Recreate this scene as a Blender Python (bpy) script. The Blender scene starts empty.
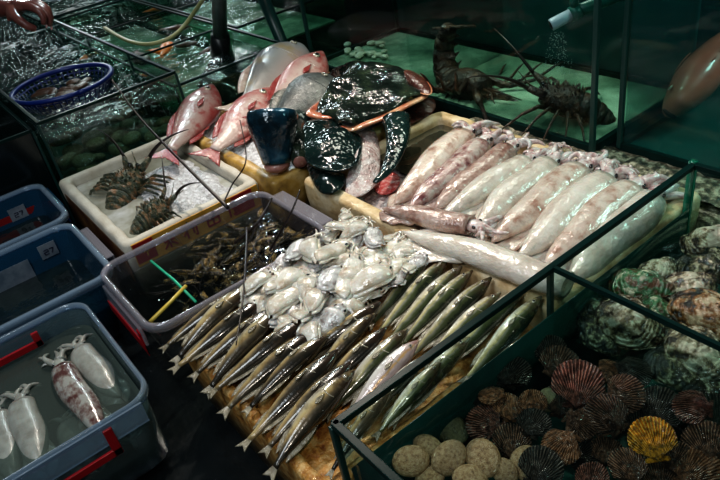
import bpy, math, random
from mathutils import Vector, Matrix, noise
random.seed(7)
R=random.uniform
col=bpy.context.scene.collection
PI=math.pi
# ---------------------------------------------------------------- camera model
Z0=0.27
YAW,PIT,ROL,FPX=math.radians(-57.5),math.radians(33.5),math.radians(-10.76),674.5
cf=Vector((math.cos(PIT)*math.sin(YAW),math.cos(PIT)*math.cos(YAW),-math.sin(PIT)))
_r=Vector((math.cos(YAW),-math.sin(YAW),0)); _u=_r.cross(cf)
cr=_r*math.cos(ROL)+_u*math.sin(ROL); cu=-_r*math.sin(ROL)+_u*math.cos(ROL)
CAM=Vector((0,0,1+Z0))
def ray(x,y): return cf+cr*((x-360)/FPX)-cu*((y-240)/FPX)
def W(x,y,h):                       # point of the plane h above the crate rims seen at a photo pixel
    d=ray(x,y); return CAM+d*((Z0+h-CAM.z)/d.z)
def WY(x,y,Y): d=ray(x,y); return CAM+d*(Y/d.y)
def WX(x,y,X): d=ray(x,y); return CAM+d*(X/d.x)
# ---------------------------------------------------------------- materials
def nt(name):
    m=bpy.data.materials.new(name); m.use_nodes=True; n=m.node_tree; n.nodes.clear(); return m,n
def N(n,t,**k):
    o=n.nodes.new(t)
    for a,b in k.items():
        if a in o.inputs: o.inputs[a].default_value=b
        else: setattr(o,a,b)
    return o
def L(n,a,ao,b,bi): n.links.new(a.outputs[ao],b.inputs[bi])
def c4(c): return (c[0],c[1],c[2],1)
def ramp(n,stops,interp='LINEAR'):
    r=N(n,'ShaderNodeValToRGB'); e=r.color_ramp; e.interpolation=interp
    while len(e.elements)<len(stops): e.elements.new(0.5)
    for i,(p,c) in enumerate(stops): e.elements[i].position=p; e.elements[i].color=c4(c)
    return r
def coords(n,scale=(1,1,1)):
    t=N(n,'ShaderNodeTexCoord'); m=N(n,'ShaderNodeMapping'); m.inputs['Scale'].default_value=scale
    L(n,t,'Object',m,'Vector')
    oi=N(n,'ShaderNodeObjectInfo'); mul=N(n,'ShaderNodeVectorMath',operation='SCALE'); mul.inputs['Scale'].default_value=7
    ad=N(n,'ShaderNodeVectorMath',operation='ADD')
    cx=N(n,'ShaderNodeCombineXYZ'); 
    for k in 'XYZ': L(n,oi,'Random',cx,k)
    L(n,cx,'Vector',mul,0); L(n,m,'Vector',ad,0); L(n,mul,'Vector',ad,1)
    return m,ad,oi
def noise_n(n,v,scale,detail=3,rough=.6):
    t=N(n,'ShaderNodeTexNoise'); t.inputs['Scale'].default_value=scale; t.inputs['Detail'].default_value=detail; t.inputs['Roughness'].default_value=rough
    L(n,v,'Vector',t,'Vector'); return t
def mixc(n,fac,a,b,mode='MIX',f=1.0):
    m=N(n,'ShaderNodeMix',data_type='RGBA',blend_type=mode); m.inputs[0].default_value=f
    if fac is not None: n.links.new(fac,m.inputs[0])
    for i,x in ((6,a),(7,b)):
        if isinstance(x,tuple): m.inputs[i].default_value=c4(x)
        else: n.links.new(x,m.inputs[i])
    return m
def bump(n,h,strength,dist,b):
    u=N(n,'ShaderNodeBump'); u.inputs['Strength'].default_value=strength; u.inputs['Distance'].default_value=dist
    n.links.new(h,u.inputs['Height']); L(n,u,'Normal',b,'Normal'); L(n,u,'Normal',b,'Coat Normal')
def prin(n,rough=.4,spec=.5,metal=0,coat=0,sss=0,trans=0):
    b=N(n,'ShaderNodeBsdfPrincipled'); o=N(n,'ShaderNodeOutputMaterial'); L(n,b,'BSDF',o,'Surface')
    b.inputs['Roughness'].default_value=rough; b.inputs['Specular IOR Level'].default_value=spec; b.inputs['Metallic'].default_value=metal
    b.inputs['Coat Weight'].default_value=coat; b.inputs['Coat Roughness'].default_value=.08
    b.inputs['Subsurface Weight'].default_value=sss; b.inputs['Subsurface Scale'].default_value=.01
    b.inputs['Transmission Weight'].default_value=trans
    return b
def mottled(name,c1,c2,c3=None,scale=20,rough=.4,spec=.5,coat=0,sss=0,bs=.3,bd=.002,bscale=None,lo=.35,hi=.65,var=.15,metal=0,stretch=(1,1,1)):
    """two or three tones mixed by noise, wet coat, noise bump, brightness varying per object"""
    m,n=nt(name); mp,v,oi=coords(n,stretch)
    t=noise_n(n,v,scale,4)
    st=[(lo,c1),(hi,c2)] if c3 is None else [(lo,c1),((lo+hi)/2,c2),(hi,c3)]
    r=ramp(n,st); L(n,t,'Fac',r,'Fac')
    hs=N(n,'ShaderNodeHueSaturation'); L(n,r,'Color',hs,'Color')
    mr=N(n,'ShaderNodeMapRange'); mr.inputs['To Min'].default_value=1-var; mr.inputs['To Max'].default_value=1+var
    L(n,oi,'Random',mr,'Value'); L(n,mr,'Result',hs,'Value')
    b=prin(n,rough,spec,metal,coat,sss); L(n,hs,'Color',b,'Base Color')
    t2=noise_n(n,v,bscale or scale*2.5,3); bump(n,t2.outputs['Fac'],bs,bd,b)
    return m
def plain(name,c,rough=.5,spec=.5,metal=0,coat=0):
    return mottled(name,tuple(x*.8 for x in c),c,None,30,rough,spec,coat,0,.1,.001,None,.3,.7,.03,metal)
def fishmat(name,stops,yr,headc=None,hx=.3,spot=None,spotf=.5,rough=.28,metal=.0,scale=18,bs=.25,stripes=0,coat=.6):
    """colour runs across the body from back (+y) to belly (-y); head darker; blotches"""
    m,n=nt(name); mp,v,oi=coords(n)
    sx=N(n,'ShaderNodeSeparateXYZ'); L(n,mp,'Vector',sx,'Vector')
    nz=noise_n(n,v,scale*.35,3)
    mr=N(n,'ShaderNodeMapRange'); mr.inputs['From Min'].default_value=-yr; mr.inputs['From Max'].default_value=yr
    L(n,sx,'Y',mr,'Value')
    ad=N(n,'ShaderNodeMath',operation='MULTIPLY_ADD'); ad.inputs[1].default_value=.45; L(n,nz,'Fac',ad,0)
    sb=N(n,'ShaderNodeMath',operation='SUBTRACT'); sb.inputs[1].default_value=.225; L(n,mr,'Result',ad,2); L(n,ad,'Value',sb,0)
    r=ramp(n,stops); L(n,sb,'Value',r,'Fac'); c=r.outputs['Color']
    if headc:
        h=N(n,'ShaderNodeMapRange'); h.inputs['From Min'].default_value=hx-.04; h.inputs['From Max'].default_value=hx+.12
        L(n,sx,'X',h,'Value'); nh=noise_n(n,v,scale*1.2,3); mu=N(n,'ShaderNodeMath',operation='MULTIPLY'); mu.use_clamp=True
        r3=ramp(n,[(.35,(.3,.3,.3)),(.6,(1,1,1))]); L(n,nh,'Fac',r3,'Fac'); L(n,h,'Result',mu,0); L(n,r3,'Color',mu,1)
        c=mixc(n,mu.outputs['Value'],c,headc).outputs[2]
    if spot:
        ns=noise_n(n,v,scale,4); r2=ramp(n,[(.5,(0,0,0)),(.66,(spotf,)*3)]); L(n,ns,'Fac',r2,'Fac')
        c=mixc(n,r2.outputs['Color'],c,spot).outputs[2]
    hs=N(n,'ShaderNodeHueSaturation'); n.links.new(c,hs.inputs['Color'])
    m2=N(n,'ShaderNodeMapRange'); m2.inputs['To Min'].default_value=.78; m2.inputs['To Max'].default_value=1.15
    L(n,oi,'Random',m2,'Value'); L(n,m2,'Result',hs,'Value')
    b=prin(n,rough,.5,metal,coat); L(n,hs,'Color',b,'Base Color')
    vo=N(n,'ShaderNodeTexVoronoi'); vo.inputs['Scale'].default_value=scale*3.2; L(n,v,'Vector',vo,'Vector')
    nb=noise_n(n,v,scale,3); ma=N(n,'ShaderNodeMath',operation='MULTIPLY_ADD'); ma.inputs[1].default_value=.4
    L(n,vo,'Distance',ma,0); L(n,nb,'Fac',ma,2); bump(n,ma.outputs['Value'],bs,.004,b)
    return m
def glassy(name,tint,refl=1.0,rough=.02,milk=0,milkc=(.5,.6,.65),bumps=None,ior=1.45,foam=None,toponly=False):
    """thin clear sheet: see-through tint with mirror reflections by Fresnel, optional milky haze"""
    m,n=nt(name); o=N(n,'ShaderNodeOutputMaterial')
    t=N(n,'ShaderNodeBsdfTransparent'); t.inputs['Color'].default_value=c4(tint)
    s=t
    if milk:
        d=N(n,'ShaderNodeBsdfDiffuse'); d.inputs['Color'].default_value=c4(milkc)
        x=N(n,'ShaderNodeMixShader'); x.inputs[0].default_value=milk; L(n,t,0,x,1); L(n,d,0,x,2); s=x
    g=N(n,'ShaderNodeBsdfGlossy'); g.inputs['Roughness'].default_value=rough; g.inputs['Color'].default_value=(refl,refl,refl,1)
    f=N(n,'ShaderNodeFresnel'); ge=N(n,'ShaderNodeNewGeometry'); io=N(n,'ShaderNodeMapRange')
    io.inputs['To Min'].default_value=ior; io.inputs['To Max'].default_value=1/ior; L(n,ge,'Backfacing',io,'Value'); L(n,io,'Result',f,'IOR')
    if foam:
        tc=N(n,'ShaderNodeTexCoord'); mp=N(n,'ShaderNodeMapping'); mp.inputs['Scale'].default_value=foam[3]; L(n,tc,'Object',mp,'Vector')
        n1=noise_n(n,mp,foam[0],5,.75); n1.inputs['Distortion'].default_value=.8
        n2=noise_n(n,mp,foam[0]*.16,2); mm=N(n,'ShaderNodeMath',operation='MULTIPLY_ADD'); mm.inputs[1].default_value=.55; L(n,n2,'Fac',mm,0); L(n,n1,'Fac',mm,2)
        rr=ramp(n,[(foam[1],(0,0,0)),(foam[2],(1,1,1))]); L(n,mm,'Value',rr,'Fac')
        d2=N(n,'ShaderNodeBsdfDiffuse'); d2.inputs['Color'].default_value=(.60,.68,.68,1)
        x3=N(n,'ShaderNodeMixShader'); L(n,rr,'Color',x3,0); L(n,s,0,x3,1); L(n,d2,0,x3,2); s=x3
    if toponly:
        sp=N(n,'ShaderNodeSeparateXYZ'); L(n,ge,'Normal',sp,'Vector'); ab=N(n,'ShaderNodeMath',operation='ABSOLUTE'); L(n,sp,'Z',ab,0)
        gt=N(n,'ShaderNodeMath',operation='GREATER_THAN'); gt.inputs[1].default_value=.5; L(n,ab,0,gt,0)
        mu=N(n,'ShaderNodeMath',operation='MULTIPLY'); L(n,f,0,mu,0); L(n,gt,0,mu,1); f0=f; f=mu
    x2=N(n,'ShaderNodeMixShader'); L(n,f,0,x2,0); L(n,s,0,x2,1); L(n,g,0,x2,2); L(n,x2,0,o,'Surface')
    if bumps:
        tc=N(n,'ShaderNodeTexCoord'); mp=N(n,'ShaderNodeMapping'); mp.inputs['Scale'].default_value=bumps[3] if len(bumps)>3 else (1,1,1); L(n,tc,'Object',mp,'Vector')
        nz=noise_n(n,mp,bumps[0],4); b=N(n,'ShaderNodeBump'); b.inputs['Strength'].default_value=bumps[1]; b.inputs['Distance'].default_value=bumps[2]
        nz.inputs['Distortion'].default_value=1.2
        L(n,nz,'Fac',b,'Height'); L(n,b,'Normal',g,'Normal'); L(n,b,'Normal',f0 if toponly else f,'Normal')
    return m,n,o
def watermat(name,tint,absorb,dens,bumps,refl=1.0,foam=0,milk=0,milkc=(.1,.3,.3)):
    m,n,o=glassy(name,tint,refl,.03,milk,milkc,bumps,1.33,foam or None,True)
    if dens:
        a=N(n,'ShaderNodeVolumeAbsorption'); a.inputs['Color'].default_value=c4(absorb); a.inputs['Density'].default_value=dens
        L(n,a,0,o,'Volume')
    return m
M={}
M['glass']=glassy('tank_glass',(.86,.95,.92))[0]
M['glass_back']=glassy('back_tank_glass',(.90,.96,.95),.30)[0]
M['glass_front']=glassy('clean_tank_glass',(.88,.95,.93))[0]
M['edge']=plain('tank_edge',(.004,.022,.02),.35,.15)
M['edge_green']=plain('tank_edge_green',(.01,.16,.10),.12,.6)
M['seal']=plain('silicone',(.01,.05,.045),.3)
M['black']=plain('black_plastic',(.008,.01,.011),.3)
M['floor']=mottled('wet_floor',(.004,.006,.007),(.012,.015,.016),None,5,.25,.5,0,0,.4,.01,12,var=0)
M['wall']=mottled('dark_wall',(.006,.018,.02),(.012,.03,.032),None,3,.6,var=0)
M['styro']=mottled('styrofoam',(.50,.44,.35),(.66,.62,.54),None,14,.6,.3,0,.0,.5,.003,160,.3,.7,.05)
M['styro_y']=mottled('taped_styrofoam',(.22,.12,.03),(.50,.30,.07),(.70,.52,.24),13,.35,.5,.4,0,.5,.006,60,.3,.7,.05)
M['styro_b']=mottled('stained_styrofoam',(.26,.14,.05),(.60,.45,.25),(.74,.64,.46),16,.5,.4,.2,0,.6,.005,70,.25,.7,.05)
M['styro_o']=mottled('orange_styrofoam',(.20,.06,.015),(.45,.22,.05),(.62,.42,.18),40,.5,.4,.3,0,.8,.008,80,.3,.65,.05)
M['tape']=mottled('yellow_tape',(.42,.20,.03),(.66,.36,.07),None,9,.25,.5,.5,0,.3,.002,20)
M['red']=plain('red_plastic',(.42,.008,.015),.3)
M['redink']=plain('red_ink',(.30,.01,.012),.5)
M['redink'].diffuse_color=(1,0,0,1)
M['ice']=mottled('crushed_ice',(.38,.36,.36),(.62,.62,.64),(.9,.9,.93),60,.25,.5,.3,0,1,.012,90,.3,.7,.02)
M['ice_pink']=mottled('pink_ice',(.45,.28,.27),(.62,.52,.50),(.85,.82,.82),40,.2,.5,.5,0,1,.012,90,.3,.7,.02)
M['blood']=mottled('blood',(.42,.02,.02),(.60,.12,.11),(.75,.50,.48),40,.2,.5,.6,0,1,.012,90,.35,.65,0)
M['milkwater']=mottled('cloudy_water',(.26,.25,.19),(.40,.40,.34),(.62,.63,.62),5,.06,.5,1,0,.35,.004,14,.38,.66,0)
M['boxwater']=mottled('brown_water',(.02,.022,.015),(.07,.06,.04),None,7,.05,.5,1,0,.3,.004,14,.3,.8,0)
M['sand']=mottled('pale_floor',(.05,.11,.07),(.24,.36,.24),(.66,.78,.58),5,.6,.3,0,0,.2,.003,20,.3,.7,0)
M['murk']=mottled('dark_bottom',(.008,.05,.042),(.02,.11,.09),None,4,.6,.3,0,0,.2,.003,20,var=0)
M['tankback']=mottled('tank_back',(.025,.085,.095),(.05,.15,.16),None,2.5,.4,.3,var=0)
M['tub']=glassy('tub_plastic',(.62,.76,.84),.9,.12,.30,(.30,.42,.44))[0]
M['tub_blue']=glassy('blue_tub_plastic',(.20,.50,.75),.9,.15,.30,(.03,.16,.30))[0]
M['tray']=glassy('clear_tray_plastic',(.88,.90,.90),.9,.08,.07,(.6,.55,.6))[0]
M['tubrim']=glassy('tub_rim_plastic',(.75,.85,.95),1,.12,.30,(.42,.52,.62))[0]
M['trayrim']=glassy('tray_rim_plastic',(.85,.85,.9),1,.1,.20,(.62,.58,.62))[0]
M['tubwater']=watermat('tub_water',(.62,.70,.68),(.25,.42,.42),5,(9,.8,.012),1,0,.34,(.13,.16,.14))
M['tubwater_dark']=mottled('dark_tub_water',(.004,.008,.009),(.015,.024,.022),None,8,.05,.5,1,0,.5,.008,16,var=0)
M['traywater']=watermat('tray_water',(.75,.78,.74),(.3,.35,.3),5,(12,.5,.01))
M['rwater']=watermat('shellfish_tank_water',(.88,.95,.92),(.10,.50,.45),2.6,(6,.35,.006))
M['lwater']=watermat('rippling_tank_water',(.60,.78,.74),(.25,.5,.4),1.5,(20,.8,.026,(1,1,1)),.9,(26,.86,.96,(1.6,1,1)),.10,(.03,.10,.09))
M['lwater2']=watermat('calm_tank_water',(.70,.82,.76),(.25,.5,.4),1.5,(12,1.0,.012,(1,1,1)),1.0,0,.06,(.05,.14,.11))
M['lwater3']=watermat('bubbling_tank_water',(.60,.78,.74),(.25,.5,.4),1.5,(18,1.0,.03,(1,1,1)),1.0,(16,.76,.90,(1,1,1)),.15,(.04,.12,.11))
M['bwater']=watermat('back_tank_water',(.88,.93,.92),(.38,.56,.52),1.1,(5,.2,.004))
M['cwater']=watermat('murky_tank_water',(.8,.92,.9),(.35,.60,.60),1.6,(5,.2,.004),1,0,.16,(.02,.12,.13))
M['steel']=plain('grey_pipe',(.30,.33,.34),.35)
M['pvc']=plain('pale_pipe',(.55,.60,.72),.3)
M['pipe_in']=plain('pipe_inside',(.01,.012,.012),.6)
M['valve']=plain('green_valve',(.01,.13,.11),.35)
M['hose']=plain('yellow_hose',(.50,.48,.22),.35)
M['skin']=mottled('hand_skin',(.20,.055,.045),(.34,.12,.09),None,22,.25,.5,.6,.1,.3,.002,120)
M['nail']=plain('nail',(.62,.22,.22),.2,coat=.6)
M['sleeve']=plain('dark_sleeve',(.01,.013,.015),.7)
M['eye']=plain('fish_eye',(.01,.01,.012),.05,.8,coat=1)
M['eyering']=plain('eye_ring',(.5,.45,.35),.15,.6,.3,1)
# squid and cuttlefish skins
M['squid_w']=mottled('white_squid_skin',(.46,.38,.32),(.62,.56,.49),(.69,.66,.60),7,.16,.5,.8,.12,.5,.010,15,.3,.7,.06)
M['squid_p']=mottled('pink_squid_skin',(.36,.21,.16),(.56,.44,.37),(.64,.56,.49),9,.16,.5,.8,.12,.5,.010,16,.34,.6,.08)
M['squid_s']=mottled('spotted_squid_skin',(.15,.05,.055),(.36,.22,.20),(.50,.41,.37),11,.16,.5,.8,.12,.5,.010,18,.36,.58,.06)
M['squid_b']=mottled('brown_squid_skin',(.20,.10,.08),(.37,.25,.21),(.48,.38,.34),8,.16,.5,.9,.12,.6,.010,15,.34,.64,.06)
M['arms_p']=mottled('squid_arm_skin',(.36,.20,.20),(.56,.44,.42),(.70,.66,.64),14,.15,.6,.9,.1,.4,.004,50,.35,.6,.08)
M['squid_u']=mottled('submerged_squid_skin',(.24,.23,.20),(.38,.39,.35),None,8,.3,.5,.3,.1,.3,.004,20,.3,.7,.06)
M['squid_us']=mottled('submerged_spotted_skin',(.10,.04,.035),(.22,.17,.15),(.34,.33,.30),9,.2,.5,.8,.1,.3,.004,20,.40,.58,.06)
M['cuttle']=mottled('cuttlefish_skin',(.42,.32,.22),(.60,.54,.45),(.68,.66,.60),3.5,.10,.5,1,.15,.45,.012,4.5,.30,.58,.12)
M['cuttle_g']=mottled('grey_cuttlefish_skin',(.16,.14,.13),(.40,.39,.38),(.60,.60,.59),5,.10,.5,1,.12,.45,.012,5,.32,.6,.1)
# fish
OL=[(0,(.66,.63,.54)),(.28,(.62,.55,.33)),(.46,(.30,.26,.13)),(.62,(.20,.18,.12)),(.8,(.07,.065,.04)),(1,(.03,.03,.02))]
M['whit']=fishmat('olive_fish_skin',[(0,(.46,.42,.32)),(.22,(.50,.40,.20)),(.36,(.34,.24,.11)),(.47,(.15,.12,.075)),(.58,(.05,.04,.026)),(.75,(.018,.015,.01)),(1,(.01,.01,.008))],.08,(.03,.016,.010),.24,(.06,.035,.018),.5,.22,.0,14,.10,0,.8)
M['whit2']=fishmat('silver_fish_skin',[(0,(.62,.60,.54)),(.30,(.60,.54,.38)),(.42,(.40,.36,.16)),(.50,(.22,.22,.17)),(.60,(.07,.085,.035)),(.78,(.02,.024,.012)),(1,(.01,.012,.008))],.08,(.06,.03,.015),.28,(.07,.08,.03),.55,.2,.0,14,.10,0,.8)
M['whit3']=fishmat('lilac_fish_skin',[(0,(.74,.72,.68)),(.45,(.55,.46,.44)),(.55,(.50,.30,.10)),(.66,(.42,.34,.33)),(1,(.18,.12,.12))],.085,(.30,.16,.15),.36,(.3,.2,.2),.4,.2,.15)
M['finthin']=mottled('fin_skin',(.13,.11,.07),(.30,.27,.2),None,20,.25,.5,.5,0,.6,.004,50)
M['snap']=fishmat('red_snapper_skin',[(0,(.30,.06,.055)),(.2,(.42,.25,.22)),(.5,(.47,.38,.34)),(.78,(.36,.19,.17)),(.95,(.24,.03,.03))],.17,(.34,.06,.055),.26,(.30,.045,.04),.85,.32,.0,11,.5,0,.3)
M['snapfin']=mottled('red_fin_skin',(.24,.02,.022),(.36,.09,.08),None,18,.25,.5,.6,0,.6,.004,50)
M['pale']=fishmat('pale_fish_skin',[(0,(.45,.28,.26)),(.3,(.46,.38,.35)),(.55,(.38,.37,.35)),(.8,(.24,.25,.26)),(1,(.12,.13,.14))],.15,(.45,.45,.46),.3,(.45,.30,.07),.6,.3,.0,6,.4,0,.3)
M['palefin']=mottled('pale_fin_skin',(.35,.25,.2),(.5,.42,.35),None,18,.25,.5,.6,0,.6,.004,50)
M['greyfish']=fishmat('grey_fish_skin',[(0,(.22,.21,.19)),(.35,(.12,.13,.12)),(.7,(.06,.07,.07)),(1,(.02,.026,.026))],.15,(.05,.06,.06),.3,(.03,.035,.035),.8,.35,.0,26,.7,0,.2)
M['greyfin']=mottled('dark_fin_skin',(.03,.035,.03),(.10,.10,.08),None,18,.25,.5,.5,0,.6,.004,50)
M['bluefish']=mottled('blue_black_skin',(.006,.016,.024),(.012,.06,.10),(.05,.20,.30),6,.2,.5,.6,0,.5,.012,22,.42,.68,0,.3)
M['flesh']=mottled('cut_flesh',(.22,.08,.06),(.45,.22,.18),None,30,.3,.5,.6,0,.5,.003,60)
M['ray']=mottled('dark_ray_skin',(.004,.006,.005),(.010,.015,.012),(.035,.05,.028),9,.15,.35,.25,0,.9,.02,14,.3,.72,0)
M['rayg']=mottled('teal_ray_skin',(.003,.007,.007),(.006,.016,.015),(.012,.030,.026),6,.15,.35,.25,0,.9,.02,12,.3,.75,0)
M['raybr']=mottled('brown_wing_skin',(.03,.012,.010),(.09,.03,.022),(.20,.09,.06),9,.25,.5,.5,0,.8,.01,40,.3,.7,0)
M['rayedge']=mottled('orange_skin_edge',(.20,.04,.03),(.45,.15,.08),(.55,.34,.20),9,.2,.6,.8,0,.4,.004,30,.35,.65,0)
M['grouper']=fishmat('orange_fish_skin',[(0,(.75,.26,.18)),(.5,(.60,.15,.10)),(1,(.40,.08,.05))],.2,(.45,.15,.09),.3,(.2,.05,.03),.3,.5,0,5)
M['koi']=plain('orange_fish_skin_bright',(1,.22,.02),.3)
M['brownfish']=mottled('brown_fish_skin',(.04,.018,.01),(.11,.05,.025),None,10,.3)
# crustaceans, shells
M['lob']=mottled('lobster_shell',(.008,.02,.014),(.06,.075,.04),(.34,.17,.08),16,.3,.5,.5,0,.9,.01,60,.33,.66,.1)
M['lob2']=mottled('dark_lobster_shell',(.012,.01,.008),(.045,.022,.012),(.12,.05,.02),16,.4,.5,.2,0,.9,.01,40,.35,.7,.1)
M['ant']=plain('antenna',(.02,.012,.01),.3)
M['prawn']=mottled('dark_prawn_shell',(.010,.011,.010),(.035,.030,.02),(.95,.66,.24),26,.2,.6,.8,0,.7,.006,70,.50,.66,.3)
M['yl']=plain('yellow_stick',(.62,.46,.08),.35)
M['gr']=plain('green_stick',(.02,.42,.24),.3)
def scalmat(name,c1,c2,c3):
    m,n=nt(name); mp,v,oi=coords(n)
    sx=N(n,'ShaderNodeSeparateXYZ'); L(n,mp,'Vector',sx,'Vector')
    ax=N(n,'ShaderNodeMath',operation='ADD'); ax.inputs[1].default_value=.95; L(n,sx,'X',ax,0)
    at=N(n,'ShaderNodeMath',operation='ARCTAN2'); L(n,sx,'Y',at,0); L(n,ax,0,at,1)
    mu=N(n,'ShaderNodeMath',operation='MULTIPLY'); mu.inputs[1].default_value=80; L(n,at,0,mu,0)
    nz0=noise_n(n,v,6,2); ad=N(n,'ShaderNodeMath',operation='MULTIPLY_ADD'); ad.inputs[1].default_value=2.5; L(n,nz0,'Fac',ad,0); L(n,mu,0,ad,2)
    sn=N(n,'ShaderNodeMath',operation='SINE'); L(n,ad,0,sn,0)
    mr=N(n,'ShaderNodeMapRange'); mr.inputs['From Min'].default_value=-1; L(n,sn,0,mr,'Value')
    r=ramp(n,[(.15,c1),(.6,c2),(1,c3)]); L(n,mr,'Result',r,'Fac')
    nz=noise_n(n,v,5,5); r2=ramp(n,[(.40,(.12,.12,.12)),(.60,(1,1,1))]); L(n,nz,'Fac',r2,'Fac')
    x=mixc(n,None,r.outputs['Color'],r2.outputs['Color'],'MULTIPLY',.9)
    hs=N(n,'ShaderNodeHueSaturation'); n.links.new(x.outputs[2],hs.inputs['Color'])
    m2=N(n,'ShaderNodeMapRange'); m2.inputs['To Min'].default_value=.6; m2.inputs['To Max'].default_value=1.35
    L(n,oi,'Random',m2,'Value'); L(n,m2,'Result',hs,'Value')
    b=prin(n,.3,.5,0,.5); L(n,hs,'Color',b,'Base Color'); nb=noise_n(n,v,22,4)
    mm=N(n,'ShaderNodeMath',operation='MULTIPLY_ADD'); mm.inputs[1].default_value=.8; L(n,mr,'Result',mm,0); L(n,nb,'Fac',mm,2); bump(n,mm.outputs[0],.8,.02,b)
    return m
M['sc_red']=scalmat('red_brown_scallop',(.06,.018,.012),(.20,.06,.04),(.44,.22,.16))
M['sc_br']=scalmat('brown_scallop',(.045,.022,.012),(.15,.07,.04),(.34,.20,.13))
M['sc_bk']=scalmat('black_scallop',(.012,.011,.010),(.045,.038,.032),(.18,.15,.12))
M['sc_yel']=scalmat('golden_scallop',(.75,.28,.005),(1.0,.46,.02),(1,.72,.14))
M['sc_or']=scalmat('orange_scallop',(.22,.08,.03),(.40,.17,.08),(.60,.34,.20))
def oystmat(name,dark,mid,pale,lo,hi):
    """pale worn middle, dark layered margin, blotches"""
    m,n=nt(name); mp,v,oi=coords(n)
    ln=N(n,'ShaderNodeVectorMath',operation='LENGTH'); L(n,mp,'Vector',ln,0)
    nz=noise_n(n,v,2.6,5,.65); ad=N(n,'ShaderNodeMath',operation='MULTIPLY_ADD'); ad.inputs[1].default_value=-.26; L(n,ln,'Value',ad,0); L(n,nz,'Fac',ad,2)
    sh=N(n,'ShaderNodeMath',operation='ADD'); sh.inputs[1].default_value=.12; L(n,ad,0,sh,0)
    r=ramp(n,[(lo,dark),((lo+hi)/2,mid),(hi,pale)]); L(n,sh,0,r,'Fac')
    wv=N(n,'ShaderNodeTexWave',wave_type='RINGS',rings_direction='SPHERICAL'); wv.inputs['Scale'].default_value=3.2; wv.inputs['Distortion'].default_value=5; wv.inputs['Detail'].default_value=3
    L(n,mp,'Vector',wv,'Vector'); r2=ramp(n,[(.0,(.35,.35,.33)),(.5,(1,1,1))]); L(n,wv,'Fac',r2,'Fac')
    x=mixc(n,None,r.outputs['Color'],r2.outputs['Color'],'MULTIPLY',.35)
    b=prin(n,.25,.5,0,.6); L(n,x,2,b,'Base Color') if False else n.links.new(x.outputs[2],b.inputs['Base Color'])
    mm=N(n,'ShaderNodeMath',operation='MULTIPLY_ADD'); mm.inputs[1].default_value=.25; L(n,wv,'Fac',mm,0); L(n,nz,'Fac',mm,2); bump(n,mm.outputs[0],.5,.02,b)
    return m
M['oy_w']=oystmat('pale_oyster',(.03,.02,.012),(.26,.20,.12),(.60,.54,.42),.36,.52)
M['oy_b']=oystmat('brown_oyster',(.02,.014,.008),(.24,.11,.035),(.60,.48,.32),.36,.58)
M['oy_g']=oystmat('mossy_oyster',(.10,.05,.022),(.035,.17,.07),(.55,.50,.36),.38,.60)
M['oy_d']=oystmat('dark_oyster',(.010,.012,.010),(.09,.075,.04),(.52,.46,.32),.42,.62)
M['clam']=mottled('tan_clam',(.10,.045,.02),(.26,.155,.075),(.36,.25,.14),5,.4,.5,.3,0,.5,.01,14,.28,.62,.2)
M['clam_d']=mottled('dim_clam',(.06,.05,.03),(.16,.14,.07),None,6,.4,.5,.3,0,.5,.01,14,.28,.62,.3)
M['peb']=mottled('pale_shell',(.40,.42,.30),(.72,.72,.55),None,20,.4,.5,.2,0,.3,.003,30,.3,.6,.15)
M['basket']=plain('blue_basket',(.004,.022,.17),.35)
M['sticker']=mottled('worn_sticker',(.10,.13,.17),(.26,.28,.32),None,14,.5,var=.05)
M['ink']=plain('sticker_ink',(.03,.03,.06),.5)
M['rock']=mottled('stained_ledge',(.03,.03,.022),(.14,.12,.08),(.42,.38,.28),40,.5,.4,.3,0,.9,.01,60,.4,.62,0)
M['bag']=mottled('black_bag',(.003,.006,.006),(.01,.02,.02),None,12,.16,.6,.6,0,1,.02,10,var=0)
M['foam']=mottled('water_foam',(.12,.2,.2),(.30,.4,.4),None,30,.3)

M['wallrefl']=mottled('teal_wall_reflection',(.002,.022,.019),(.006,.055,.046),None,4,.12,.5,.5,0,.1,.002,10,var=0)  # mirrored tank interior put into the colour as dark teal
M['sidewrap']=mottled('shaded_tape',(.07,.015,.008),(.20,.09,.03),None,9,.4)  # red-brown tape tone, darkened to carry the shade on this crate face
M['fleck']=mottled('yellow_flecks',(.05,.03,.01),(.85,.55,.16),None,50,.3,.5,.5,0,.3,.002,60,.45,.6,.2)
M['darkpane']=plain('dark_tank_side',(.004,.010,.012),.15,.5)
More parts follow.
